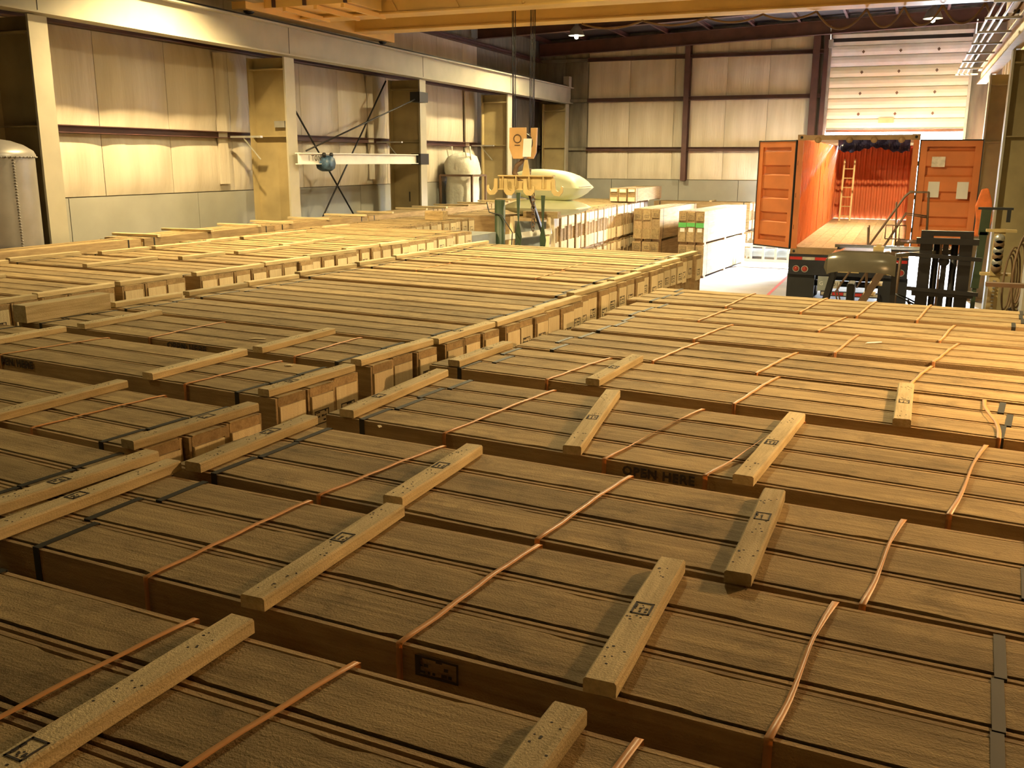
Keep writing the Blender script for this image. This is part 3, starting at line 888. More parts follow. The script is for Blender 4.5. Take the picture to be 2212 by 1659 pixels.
def lbundle(i, xr, yr, n=3, pitch=.27, extra=(), right=True, L=3.4, ang=-5, stack='left-hand', kind='t', ztop=2.1):
    U = Vector((math.cos(rad(ang)), math.sin(rad(ang))))
    x, y = xr - U.x * L, yr - U.y * L
    b = []
    if right: b.append((L - .075, 'right end', False, R_.uniform(-1, 1), pitch * n))
    for X, nm in extra: b.append((ux(x, X, ang), nm, False, R_.uniform(-1, 1)))
    return bundle(stack, i, x, y, ang, n, L, pitch, battens=b, kind=kind, ztop=ztop)
lbundle(0, -7.6, 5.66, pitch=.29)
lbundle(1, -7.58, 6.60, pitch=.29, extra=[(-9.35, 'middle')])
lbundle(2, -7.52, 7.55, pitch=.30, extra=[(-10.6, 'left end')])
lbundle(3, -7.36, 8.56, 4, .28, extra=[(-9.25, 'middle'), (-10.72, 'left end')])
lbundle(4, -7.32, 9.78, pitch=.29, extra=[(-8.85, 'middle'), (-10.35, 'left end')])
lbundle(5, -7.36, 10.76, 4, .27, extra=[(-8.65, 'middle'), (-10.25, 'left end')])
lbundle(6, -7.45, 11.92, pitch=.25, extra=[(-8.75, 'middle'), (-10.3, 'left end')])
lbundle(7, -7.38, 12.72, pitch=.27, extra=[(-8.75, 'middle'), (-10.2, 'left end')])
lbundle(8, -7.42, 13.60, pitch=.28, extra=[(-10.2, 'left end')], right=False)
lbundle(9, -7.50, 14.52, pitch=.28, right=False)
lbundle(10, -7.58, 15.44, pitch=.28, right=False, extra=[(-10.4, 'left end')])
for i in range(4):
    lbundle(11 + i, -9.3, 16.46 + i * .95, pitch=.28, right=False, L=1.6)
for i in range(12):
    lbundle(i, -7.78 - i * .04, 20.9 + i * .97, pitch=.285, right=False, L=2.72, ang=-1, stack='far', kind='p')
# stack along the left wall, crates running away from the camera, battens across
wy = [8.2, 11.65, 15.1, 18.55, 22.0, 25.45]
wb_y = [[], [12.0, 13.2, 14.6], [15.6, 16.9, 18.3], [19.6, 21.4], [22.4, 23.7, 25.1], [26.6, 28.0]]
for i, y0 in enumerate(wy):
    bundle('wall-side', i, -11.06, y0, 90, 3 if i else 2, 3.38, .27, ztop=2.18,
           battens=[(y - y0, ['near end', 'middle', 'far end'][q], False, R_.uniform(-3, 3), .98 + R_.uniform(-.04, .06), None, .06) for q, y in enumerate(wb_y[i])])
# tall bundles beside the truck, ends towards the camera
bundle('doorway', 0, -6.83, 28.5, 88, 3, 4.6, .28, ztop=1.98, kind='b', lowerk='b', loctext='the shaded-end bundle left of the green-taped one')
bundle('doorway', 1, -5.40, 28.0, 85, 3, 5.0, .262, ztop=1.96, kind='g', lowerk='b', loctext='the green-taped bundle by the truck')
bundle('doorway', 2, -8.35, 33.85, -1, 3, 3.4, .28, ztop=2.0, kind='p', battens=[(2.0, 'middle', False)], loctext='the far bundle against the back wall')
# low bundle lying on top of the far stack
for k in range(3):
    put_crate('p', (-8.0 - .29 * k, 31.1, 2.108), rad(90), (3.4 / CL, 1.05, .42), 'low wooden crate lying on the far stack, %s of three' % ['rightmost', 'middle', 'leftmost'][k], 'low crates on the far stack')
# anything of the prototypes not yet used is removed
for ps in PROTO.values():
    for p in ps:
        if p.name not in USED:
            for c in list(p.children): bpy.data.objects.remove(c)
            bpy.data.objects.remove(p)

# heavy timber lying on the centre stack, left
tb = put_batten((-6.55, 5.92, 2.103), rad(-3), .85, 'thick square timber lying on the left end of the centre stack', 'loose timber', False, 3, None, .15, .14)
# loose planks on the front of the left stack
# stencilled words and printed mark on crate sides
def on_front(B, u, z, me, label):
    P0, U, V, wd = B
    c = P0 + U * u - V * .0045
    o = bpy.data.objects.new('lettering', me); C.objects.link(o)
    me.materials.append(M_ink)
    ang = math.atan2(U.y, U.x)
    near = min((q for q in C.objects if q.name.startswith('wooden_crate') and q.location.z > 1.0), key=lambda q: (Vector((q.location.x, q.location.y)) - Vector((P0 + U * 1.75 + V * .13).to_2d())).length)
    o.parent = near
    bpy.context.view_layer.update()
    w = Matrix.Translation((c.x, c.y, z)) @ Matrix.Rotation(ang, 4, 'Z') @ Matrix.Rotation(PI / 2, 4, 'X')
    o.matrix_local = near.matrix_world.inverted() @ w
    o['label'] = label
bpy.context.view_layer.update()
on_front(B3, 1.86, 2.064, text_mesh('OPEN HERE', .058, spacing=1.12), 'stencilled words OPEN HERE')
on_front(B_m2, 1.30, 2.060, text_mesh('OPEN HERE', .070, spacing=1.12), 'stencilled words OPEN HERE')
on_front(B_m3, 1.96, 2.062, text_mesh('OPEN HERE', .070, spacing=1.12), 'stencilled words OPEN HERE')
pm = stampmesh(.135, .062, 77)
pm.box(-.067, -.052, -.03, .03, 0, .001)
on_front(B1, 1.86, 2.052, pm.mesh('printed_label'), 'dark printed label box')
# small litter on the crate tops
for i, (x, y, s) in enumerate([(-3.62, 4.95, .05), (-4.42, 5.62, .12), (-.18, 7.25, .14), (-2.32, 3.92, .02)]):
    o = ob('scrap', MB().prism([(0, 0), (s, .008), (s * 1.1, .03), (s * .3, .035)], (0, 0, 0), (1, 0, 0), (0, 1, 0), (0, 0, .004)), M_white if i == 2 else M_plate)
    o.location = (x, y, 2.104); o.rotation_euler = (0, 0, .3 * i)
    tag(o, ['short wood splinter lying on the third bundle of the centre stack', 'torn strip of wood on the fourth bundle of the centre stack', 'white crumpled plastic scrap on the right-hand stack', 'tiny chip of wood on the right-hand stack'][i], 'scrap')

# ================================================================== container and chassis
CX0, CX1, CY0, CY1, CZ0, CZ1 = -2.32, .16, 22.3, 34.5, 1.36, 3.97
ct = thing('shipping_container', 'orange open-top shipping container with both end doors open', 'container', ((CX0 + CX1) / 2, (CY0 + CY1) / 2, CZ0))
ccx, ccy = (CX0 + CX1) / 2, (CY0 + CY1) / 2
def loc(g):      # world coordinates -> container coordinates
    g.v = [(x - ccx, y - ccy, z - CZ0) for x, y, z in g.v]; return g
def corr(x, y0, y1, z0, z1, d=.036, p=.28, axis='Y'):
    pts = []; y = y0; k = 0
    while y < y1 - .01:
        pts += [(y, 0), (min(y + p * .30, y1), 0), (min(y + p * .5, y1), d), (min(y + p * .8, y1), d)]
        y += p
    pts.append((y1, 0))
    vs = []
    for (a, b) in pts:
        vs += [((x + b, a, z0) if axis == 'Y' else (a, x + b, z0)), ((x + b, a, z1) if axis == 'Y' else (a, x + b, z1))]
    n = len(pts)
    g = MB().add(vs, [(2 * i, 2 * i + 2, 2 * i + 3, 2 * i + 1) for i in range(n - 1)])
    return g
ob('side_wall', loc(corr(CX0 + .04, CY0 + .1, CY1 - .05, CZ0 + .15, CZ1 - .1)), M_orange_lit, ct)
ob('side_wall', loc(corr(CX1 - .08, CY0 + .1, CY1 - .05, CZ0 + .15, CZ1 - .1)), M_orange_lit, ct)
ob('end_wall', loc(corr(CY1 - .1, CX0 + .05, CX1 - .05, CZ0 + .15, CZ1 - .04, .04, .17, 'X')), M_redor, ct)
for x in (CX0, CX1 - .06):
    ob('top_rail', loc(MB().box(x, x + .06, CY0 + .12, CY1, CZ1 - .11, CZ1 - .02)), M_orange, ct)
    ob('bottom_rail', loc(MB().box(x, x + .06, CY0 + .12, CY1, CZ0, CZ0 + .16)), M_orange, ct)
    ob('corner_post', loc(MB().box(x - (.0 if x < -1 else .06), x + (.12 if x < -1 else .06), CY0, CY0 + .12, CZ0 + .12, CZ1 - .12)), M_orange, ct)
    for zz in (CZ0, CZ1 - .12):
        ob('corner_casting', loc(MB().box(x - (.01 if x < -1 else .10), x + (.16 if x < -1 else .07), CY0 - .01, CY0 + .17, zz, zz + .12)), M_tan, ct)
        cx = x + .075 if x < -1 else x - .015
        ob('casting_hole', loc(MB().lathe((cx, CY0 - .012, zz + .06), [(0, -.002), (.03, -.002), (.03, .002), (0, .002)], 10, 'Y')), M_black, ct)
ob('rear_header', loc(MB().box(CX0 + .16, CX1 - .16, CY0, CY0 + .1, CZ1 - .115, CZ1 - .01)), M_tan, ct)
for x in (-1.9, -1.25, -.75, -.2):
    ob('header_lug', loc(MB().lathe((x, CY0 + .02, CZ1 - .115), [(0, -.05), (.07, -.05), (.07, .03), (0, .03)], 10, 'Y')), M_tan, ct)
ob('rear_sill', loc(MB().box(CX0 + .16, CX1 - .16, CY0, CY0 + .12, CZ0, CZ0 + .15)), M_tan, ct)
for i in range(8):
    a = CX0 + .07 + i * (CX1 - CX0 - .14) / 8
    ob('floor_board', loc(MB().box(a + .003, a + (CX1 - CX0 - .14) / 8 - .003, CY0 + .1, CY1 - .12, CZ0 + .12, CZ0 + .15)), M_floorply, ct)
for i in range(10):
    ob('roof_bow', loc(MB().bar((CX0 + .05, CY0 + 1.0 + i * 1.15, CZ1 - .06), (CX1 - .05, CY0 + 1.0 + i * 1.15, CZ1 - .06), .05, .04)), M_galv, ct)
def leaf(nm, hx, hy, dx, dy, papers):
    w = 1.18; z0, z1 = CZ0 + .13, CZ1 - .14
    d = Vector((dx, dy, 0)).normalized(); nrm = Vector((d.y, -d.x, 0)); 
    if nrm.y > 0: nrm = -nrm
    h = z1 - z0; o = Vector((hx, hy, z0)); up = Vector((0, 0, 1))
    t = ob('door_leaf', loc(MB().prism([(0, 0), (w, 0), (w, h), (0, h)], o - nrm * .08, d, up, -nrm * .03)), M_orange, ct)
    def piece(name, u0, u1, v0, v1, y0, y1, m):
        g = MB().prism([(u0, v0), (u1, v0), (u1, v1), (u0, v1)], o + nrm * y0, d, up, nrm * (y1 - y0))
        return ob(name, loc(g), m, t)
    piece('leaf_frame', 0, .13, 0, h, -.04, .02, M_orange); piece('leaf_frame', w - .13, w, 0, h, -.04, .02, M_orange)
    piece('leaf_frame', .13, w - .13, h - .12, h, -.04, .02, M_orange); piece('leaf_frame', .13, w - .13, 0, .12, -.04, .02, M_orange)
    for j in range(4):
        v = .12 + j * (h - .24) / 4.0
        v1 = .12 + (j + 1) * (h - .24) / 4.0
        g = MB().prism([(-.08, v + .09), (-.0, v + .13), (-.0, v1 - .10), (-.08, v1 - .06)], o + d * .13, nrm, up, d * (w - .26))
        ob('leaf_corrugation', loc(g), M_orange, t)
        if papers == 0: pass
    piece('door_gasket', -.02, .0, -.03, h + .03, -.03, .03, M_black); piece('door_gasket', w, w + .02, -.03, h + .03, -.03, .03, M_black)
    piece('door_gasket', 0, w, h, h + .025, -.03, .03, M_black); piece('door_gasket', 0, w, -.03, 0, -.03, .03, M_black)
    if papers:
        piece('paper_notice', .22, .44, h * .50, h * .64, .003, .006, M_white_label)
        piece('paper_notice', .78, 1.0, h * .49, h * .64, .003, .006, M_white_label)
        piece('document_pouch', .24, .50, h * .77, h * .86, .003, .03, M_clear)
    for q in (.2, .5, .8):
        piece('hinge', -.06 if True else 0, .02, h * q - .05, h * q + .05, -.05, -.02, M_dark)
leaf('left', CX0 - .03, CY0 + .02, -.85, .74, False)
leaf('right', CX1 + .03, CY0 + .02, 1, 0.02, True)
# blue tarp rolled back under the header
tp = MB(); vs = []; nx, nz = 40, 6
r = random.Random(4)
for j in range(nz + 1):
    for i in range(nx + 1):
        u, v = i / nx, j / nz
        vs.append((-1.52 + 1.5 * u, CY0 + .55 + .1 * math.sin(u * 40 + v * 3) * v + .5 * v * (1 - v), CZ1 - .08 - v * (.24 + .05 * math.sin(u * 9)) + .02 * math.sin(u * 55 + j)))
fs = [(j * (nx + 1) + i, j * (nx + 1) + i + 1, (j + 1) * (nx + 1) + i + 1, (j + 1) * (nx + 1) + i) for j in range(nz) for i in range(nx)]
tp.add(vs, fs, False)
n0 = len(tp.v)
tag(ob('tarp', tp, M_blue), 'wrinkled blue tarp hanging inside the top of the container', 'tarp')
tag(ob('tarp', MB().prism([(0, 0), (1.8, 0), (1.8, .04), (.9, .09), (0, .04)], (CX0 + .06, 32.6, CZ1 - .02), (0, 1, 0), (0, 0, 1), (CX1 - CX0 - .12, 0, 0)), M_blue), 'blue tarp bunched on the roof bows at the far end of the container', 'tarp')
# ladder in the container
ld = thing('step_ladder', 'yellow wooden ladder leaning inside the container', 'ladder', (-1.92, 32.6, CZ0 + .15))
for x in (-.02, .30):
    ob('ladder_rail', MB().bar((x, 0, 0), (x - .03, .9, 1.95), .05, .09), M_yel, ld)
for i in range(6):
    t_ = (i + .6) / 6.6
    ob('rung', MB().bar((-.03, .9 * t_, 1.95 * t_), (.3, .9 * t_, 1.95 * t_), .05, .03), M_yel, ld)
# chassis under the container
ch = thing('truck_chassis', 'dark container chassis with round red tail lamps and plates', 'trailer', (ccx, CY0, 0))
def cb(name, x0, x1, y0, y1, z0, z1, m, par=None): return ob(name, MB().box(x0 - ccx, x1 - ccx, y0 - CY0, y1 - CY0, z0, z1), m, par or ch)
cb('rear_bolster', CX0 - .02, CX1 + .02, CY0 - .02, CY0 + .22, 1.22, 1.355, M_truck)
bp_ = cb('lamp_panel', CX0 - .02, CX1 + .02, CY0 - .02, CY0 + .06, .90, 1.22, M_truck)
for i in range(9):
    cb('reflective_strip', CX0 + i * .275, CX0 + .27 + i * .275, CY0 - .03, CY0 - .02, 1.235, 1.30, M_red if i % 2 == 0 else M_clear)
for x in (-2.17, -1.98, -.15, .04):
    ob('tail_lamp', MB().lathe((x - ccx, -.03, 1.03), [(0, -.02), (.055, -.02), (.06, 0), (0, 0)], 16, 'Y'), M_lampred, ch)
    ob('lamp_ring', MB().tube([(x - ccx + .068 * math.cos(a), -.03, 1.03 + .068 * math.sin(a)) for a in [i * PI / 8 for i in range(17)]], .009, 5), M_clear, ch)
pl = cb('number_plate', -1.30, -.82, CY0 - .035, CY0 - .03, .985, 1.09, M_yel)
o = ob('plate_text', text_mesh('NYKZ 608480', .085, 'plate_text'), M_ink, pl); o.location = (-1.06 - ccx, -.037, 1.037); o.rotation_euler = (PI / 2, 0, 0)
o = ob('lettering', text_mesh('C O C O', .085, 'lettering'), M_clear, bp_); o.location = (-.53 - ccx, -.022, 1.05); o.rotation_euler = (PI / 2, 0, 0)
for x0 in (CX0 - .04, CX1 - .56):
    cb('mud_flap', x0, x0 + .60, CY0 + .10, CY0 + .13, .22, .90, M_black)
for x in (-1.45, -.70):
    cb('frame_rail', x - .06, x + .06, CY0, CY1 + .4, .95, 1.3, M_truck)
g_ = cb('id_panel', -1.68, -1.42, CY0 - .02, CY0 + .02, .55, .88, M_grey)
o = ob('lettering', text_mesh('G', .12, 'lettering'), M_white, g_); o.location = (-1.6 - ccx, -.022, .72); o.rotation_euler = (PI / 2, 0, 0)
p2 = cb('licence_plate', -1.37, -1.2, CY0 - .03, CY0 - .02, .62, .80, M_clear)
o = ob('plate_text', text_mesh('01', .13, 'plate_text'), M_ink, p2); o.location = (-1.285 - ccx, -.031, .71); o.rotation_euler = (PI / 2, 0, 0)
cb('impact_bar', -1.6, -.35, CY0 - .06, CY0 + .04, .45, .56, M_truck)
for i in range(5):
    cb('reflective_strip', -1.58 + i * .24, -1.35 + i * .24, CY0 - .068, CY0 - .06, .475, .54, M_red if i % 2 else M_clear)
for y in (24.2, 25.5):
    for x in (CX0 + .12, CX1 - .38):
        ob('wheel', MB().lathe((x + .13 - ccx, y - CY0, .5), [(0, -.12), (.2, -.13), (.46, -.15), (.5, -.1), (.5, .1), (.46, .15), (.2, .13), (0, .12)], 20, 'X'), M_black, ch)
    ob('axle', MB().tube([(CX0 + .2 - ccx, y - CY0, .5), (CX1 - .2 - ccx, y - CY0, .5)], .07, 8), M_truck, ch)

# ================================================================== rolling stairs
rs = thing('rolling_stairs', 'brown steel rolling stairs behind the forklift', 'stairs', (.0, 19.4, 0))
rail = MB()
top = 1.95
for y in (-.3, .3):
    ob('stringer', MB().bar((-.95, y, .1), (.0, y, top), .05, .12), M_rail, rs)
    ob('handrail', MB().tube([(-1.0, y, .6), (-1.1, y, .95), (-.02, y, top + .82), (.06, y, top + .9), (.38, y, top + .9), (.42, y, top)], .018, 6), M_rail, rs)
    ob('mid_rail', MB().tube([(-.72, y, 1.05), (.02, y, top + .5), (.4, y, top + .45)], .015, 6), M_rail, rs)
    for x, zt in ((-.55, top + .15), (-.1, top + .6)):
        ob('rail_post', MB().tube([(x, y, (x + .95) / .95 * (top - .1) + .1), (x - .06, y, zt + .1)], .015, 6), M_rail, rs)
    ob('rear_leg', MB().tube([(.42, y, top), (.42, y, 0)], .03, 8), M_rail, rs)
    ob('front_leg', MB().tube([(.02, y, top), (-.05, y, 0)], .025, 8), M_rail, rs)
for i in range(8):
    t_ = (i + 1) / 9
    ob('tread', MB().box(-1.02 + .95 * t_, -.80 + .95 * t_, -.28, .28, .1 + (top - .1) * t_ - .02, .1 + (top - .1) * t_), M_yel, rs)
ob('platform', MB().box(-.02, .45, -.3, .3, top - .03, top), M_rail, rs)
ob('guard_cage', MB().tube([(-.3, -.34, top + .05), (-.3, -.34, top + .3), (.05, -.34, top + .3), (.05, -.34, top + .05), (-.3, -.34, top + .05)], .012, 6).tube([(-.18, -.34, top + .05), (-.18, -.34, top + .3)], .008, 5).tube([(-.06, -.34, top + .05), (-.06, -.34, top + .3)], .008, 5), M_rail, rs)

# ================================================================== forklift
fl = thing('forklift', 'dark forklift with olive overhead guard, parked before the container', 'forklift', (-.35, 16.6, 0), 0)
gy0, gy1 = -.55, .55
# overhead guard: rounded front hood plate plus grille
gp_ = []
ob('guard_hood', MB().prism([(-.72, 1.62), (-.78, 1.74), (-.76, 1.86), (-.66, 1.97), (-.50, 2.02), (.20, 2.02), (.20, 1.99), (-.48, 1.985), (-.62, 1.93), (-.71, 1.84), (-.72, 1.76), (-.68, 1.66)], (0, -.60, 0), (1, 0, 0), (0, 0, 1), (0, .55, 0)), M_guard, fl)
hood = MB(); vs = []; nu, nv = 14, 8
for j in range(nv + 1):
    for i in range(nu + 1):
        u, v = i / nu, j / nv
        ang_ = v * PI / 2
        vs.append((-.72 + 1.02 * u, -.62 - .16 * math.sin(ang_) * (1 - .25 * (2 * u - 1) ** 4), 2.0 - .30 * (1 - math.cos(ang_)) - .05 * abs(2 * u - 1) ** 5))
hood.add(vs, [(j * (nu + 1) + i, (j + 1) * (nu + 1) + i, (j + 1) * (nu + 1) + i + 1, j * (nu + 1) + i + 1) for j in range(nv) for i in range(nu)], True)
ob('guard_skirt', hood, M_guard, fl)
ob('guard_frame', MB().bar((-.7, .5, 2.0), (1.05, .5, 2.0), .06, .05).bar((.28, -.58, 1.97), (1.15, -.3, 2.05), .06, .06).bar((1.1, -.35, 2.03), (1.1, .5, 2.03), .06, .05), M_guard, fl)
for i in range(9):
    y = -.05 + i * .065
    ob('guard_bar', MB().bar((-.6, y, 2.0), (1.1, y, 2.0), .022, .03), M_dark, fl)
ob('beacon', MB().box(-.06, .10, -.42, -.30, 2.02, 2.08).box(-.02, .06, -.40, -.32, 2.08, 2.12), M_yel, fl)
ob('guard_post', MB().bar((-.78, -.5, .9), (-.60, -.55, 1.75), .09, .09), M_dark, fl)
ob('guard_post', MB().bar((-.80, .5, .9), (-.62, .5, 1.98), .07, .07), M_dark, fl)
ob('guard_post', MB().bar((.30, -.55, .8), (.28, -.58, 1.85), .08, .08), M_dark, fl)
ob('guard_post', MB().bar((.95, .45, .8), (1.05, .45, 2.0), .07, .07), M_dark, fl)
ob('body', MB().prism([(-1.1, .25), (.9, .25), (.9, .72), (.55, .95), (-.35, .95), (-.5, 1.05), (-1.1, .95)], (0, -.5, 0), (1, 0, 0), (0, 0, 1), (0, 1.0, 0)), M_dark, fl, bevel=.03)
ob('seat', MB().box(-.35, .1, -.25, .25, .95, 1.08).box(-.42, -.3, -.25, .25, 1.0, 1.45), M_black, fl, bevel=.03)
ob('steering_wheel', MB().tube([(.52 + .18 * math.cos(a), -.1 + .18 * math.sin(a), 1.22 - .08 * math.cos(a)) for a in [i * PI / 10 for i in range(21)]], .015, 6).tube([(.52, -.1, 1.22), (.65, -.1, .95)], .025, 6), M_black, fl)
for x, rr_ in ((-.75, .26), (.65, .30)):
    for y in (-.52, .42):
        ob('wheel', MB().lathe((x, y + .06, rr_), [(0, -.1), (rr_ * .5, -.1), (rr_ * .95, -.11), (rr_, -.06), (rr_, .06), (rr_ * .95, .11), (0, .1)], 18, 'Y'), M_black, fl)
# mast
ms = ob('mast', MB().box(.62, .80, -.50, -.38, .1, 2.32).box(1.18, 1.36, -.50, -.38, .1, 2.32), M_dark, fl)
for z_ in (2.16, 1.35, .55):
    ob('mast_crossbar', MB().box(.56, 1.44, -.56, -.40, z_, z_ + .09), M_dark, ms)
ob('mast_top', MB().box(.62, 1.36, -.48, -.36, 2.28, 2.36), M_dark, ms)
ob('lift_cylinder', MB().tube([(.86, -.38, .2), (.86, -.38, 2.2)], .05, 8).tube([(1.12, -.38, .2), (1.12, -.38, 2.2)], .05, 8), M_dark, ms)
ob('inner_rail', MB().box(.95, 1.03, -.42, -.32, .2, 2.2), M_black, ms)
ob('mast_chain', MB().box(.91, .94, -.44, -.42, .2, 2.2), M_rail, ms)
for zz, nm in ((1.95, 'load_backrest'), (1.42, 'load_backrest'), (1.06, 'carriage_bar')):
    ob(nm, MB().bar((.48, -.62, zz + .05), (1.50, -.60, zz), .05, .06), M_dark, fl)
for x in (.66, 1.28):
    ob('fork', MB().box(x, x + .1, -.75, -.62, .1, 1.0).box(x, x + .1, -1.5, -.62, .1, .14), M_dark, fl)
ob('head_lamp', MB().lathe((.98, -.5, 1.9), [(0, -.05), (.08, -.05), (.08, .05), (0, .05)], 12, 'Y'), M_black, fl)

# ================================================================== things along the right wall
t = thing('green_jib_post', 'dark green post with a black arm beside the right wall', 'post', (1.22, 17.9, 0))
ob('post', MB().bar((0, 0, .02), (0, 0, 1.3), .07, .07).bar((0, 0, 1.3), (.04, 0, 2.25), .12, .12).bar((.04, 0, 2.2), (.05, 0, 2.62), .15, .12), M_dgreen, t)
ob('arm', MB().box(-.08, .45, -.03, .03, 2.62, 2.66).box(.36, .42, -.03, .03, 2.42, 2.62), M_black, t)
t = tag(ob('safety_vest', MB().prism([(0, 0), (.26, .02), (.30, .35), (.27, .7), (.18, .95), (.06, .93), (-.02, .6), (.02, .3)], (1.30, 21.0, 1.95), (1, 0, 0), (0, 0, 1), (0, .08, 0)), M_hvest, bevel=.03), 'bright orange safety vest hanging by the right door leaf', 'vest')
t = thing('tool_rack', 'tan upright rack with coiled chrome fittings on the right wall', 'rack', (1.45, 17.2, 0))
ob('rack_post', MB().box(-.08, .08, -.04, .04, 0, 2.35), M_yel, t)
ob('rack_shelf', MB().box(-.22, .26, -.06, .12, 1.60, 1.64).box(-.2, .24, -.06, .12, 2.3, 2.34), M_yel, t)
for i in range(6):
    ob('fitting', MB().lathe((0, -.09, 2.2 - i * .095), [(0, -.05), (.075, -.05), (.08, 0), (.075, .05), (0, .05)], 12, 'Y'), M_galv if i % 2 == 0 else M_hose, t)
for i in range(12):
    ob('peg', MB().box(-.02, .02, -.08, -.04, .9 + i * .055, .92 + i * .055), M_galv, t)
for i, (y, zc, rx, nm) in enumerate([(13.6, 2.02, .13, 'coiled brown hose hanging nearest the red machine'), (15.6, 2.05, .14, 'coiled brown hose hanging second from the red machine'), (17.0, 1.75, .12, 'loose dark cable loop on the right wall rack')]):
    t = thing('hose_coil', nm, 'hose', (1.62, y, zc))
    for q in range(4):
        ob('hose_loop', MB().tube([(.02 * q + (rx + .03 * q) * math.cos(a) * .6, rx * math.cos(a), (rx + .35 + .06 * q) * math.sin(a) * .9 - .25) for a in [k * PI / 9 for k in range(19)]], .014, 5), M_hose, t)
t = thing('red_machine', 'small rusty red machine at the right edge by the wall', 'machine', (1.32, 10.6, 0))
ob('housing', MB().prism([(-.25, .3), (.28, .3), (.28, 1.85), (.05, 2.0), (-.12, 1.85), (-.25, 1.3)], (0, -.2, 0), (1, 0, 0), (0, 0, 1), (0, .45, 0)), paint('rust_red', (.36, .11, .05), .6, var=.25, scale=6), t, bevel=.02)
ob('stand', MB().box(-.22, -.16, -.18, .2, 0, .3).box(.2, .26, -.18, .2, 0, .3), M_dark, t)
ob('top_bar', MB().box(-.5, .3, -.05, .05, 2.18, 2.22).box(-.02, .04, -.03, .03, 1.9, 2.2), M_rail, t)
ob('lever', MB().bar((-.28, -.2, 2.0), (-.12, -.24, 1.7), .03, .03), M_dark, t)

# ================================================================== left side odds
t = thing('air_tank', 'large grey riveted air tank in the far left corner', 'tank', (-12.36, 9.93, 0))
t.scale = (1.119, 1.119, 1)
ob('tank_shell', MB().lathe((0, 0, 0), [(.67, .3), (.67, 3.45)], 40), M_tank, t)
ob('tank_dome', MB().lathe((0, 0, 3.45), [(.685, -.03), (.685, .0), (.66, .06), (.55, .14), (.40, .20), (.2, .235), (0, .245)], 40), M_tank, t)
ob('tank_bottom', MB().lathe((0, 0, .3), [(.67, 0), (.5, -.12), (0, -.16)], 32), M_tank, t)
for a in (0.6, 2.2, 3.8, 5.4):
    ob('tank_leg', MB().box(.55 * math.cos(a) - .05, .55 * math.cos(a) + .05, .55 * math.sin(a) - .05, .55 * math.sin(a) + .05, 0, .4), M_tank, t)
g = MB()
for i in range(64):
    a = 2 * PI * i / 64
    g.lathe((.687 * math.cos(a), .687 * math.sin(a), 3.42), [(0, .014), (.012, .008), (.016, 0), (.012, -.008), (0, -.014)], 5)
for i in range(70):
    a = -.05
    g.lathe((.675 * math.cos(a), .675 * math.sin(a), 3.38 - i * .04), [(0, .014), (.012, .008), (.018, 0), (.012, -.008), (0, -.014)], 5)
o = ob('rivet_seam', g, M_tank, t); o['kind'] = 'stuff'
ob('inspection_port', MB().lathe((.36, -.545, 3.15), [(0, .06), (.03, .06), (.05, .03), (.05, -.03), (0, -.03)], 10), M_dark, t)
t = thing('bulk_bag', 'white woven bulk bag standing inside a dark steel frame', 'bag', (-12.6, 26.7, 0))
g = MB(); vs = []; prof = [(.10, 1.1), (.40, 1.15), (.46, 1.5), (.44, 2.0), (.47, 2.5), (.43, 2.85), (.50, 3.05), (.50, 3.3), (.40, 3.5), (.22, 3.6), (.02, 3.62)]
rr_ = random.Random(3)
for q, (r0, h) in enumerate(prof):
    for k in range(28):
        a = 2 * PI * k / 28
        ca, sa = math.cos(a), math.sin(a)
        f = (abs(ca) ** 3.2 + abs(sa) ** 3.2) ** (-1 / 3.2)
        r1 = r0 * f * (1 + rr_.uniform(-.05, .05) + .03 * math.sin(5 * a + q * 2))
        vs.append((r1 * ca, r1 * sa, h + rr_.uniform(-.02, .02)))
g.add(vs, [(q * 28 + k, q * 28 + (k + 1) % 28, (q + 1) * 28 + (k + 1) % 28, (q + 1) * 28 + k) for q in range(len(prof) - 1) for k in range(28)], True)
ob('bag_body', g, M_bulk, t)
ob('bag_pallet', MB().box(-.5, .5, -.5, .5, 0, 1.12), M_cleat, t)
for sx in (-.3, .3):
    ob('lifting_loop', MB().tube([(sx, -.3, 3.4), (sx - .05, -.35, 3.75), (sx + .1, -.3, 3.8), (sx + .1, -.25, 3.4)], .02, 5), M_bulk, t)
t = thing('steel_frame', 'dark square steel frame around the white bulk bag', 'frame', (-12.6, 26.7, 0))
for x, y in ((-.5, -.5), (.55, -.5), (-.5, .5), (.55, .5)):
    ob('frame_post', MB().bar((x, y, 0), (x, y, 2.95), .06, .06), M_rail, t)
for a, b in (((-.5, -.5), (.55, -.5)), ((.55, -.5), (.55, .5)), ((.55, .5), (-.5, .5)), ((-.5, .5), (-.5, -.5))):
    ob('frame_rail', MB().bar((*a, 2.95), (*b, 2.95), .06, .06), M_rail, t)
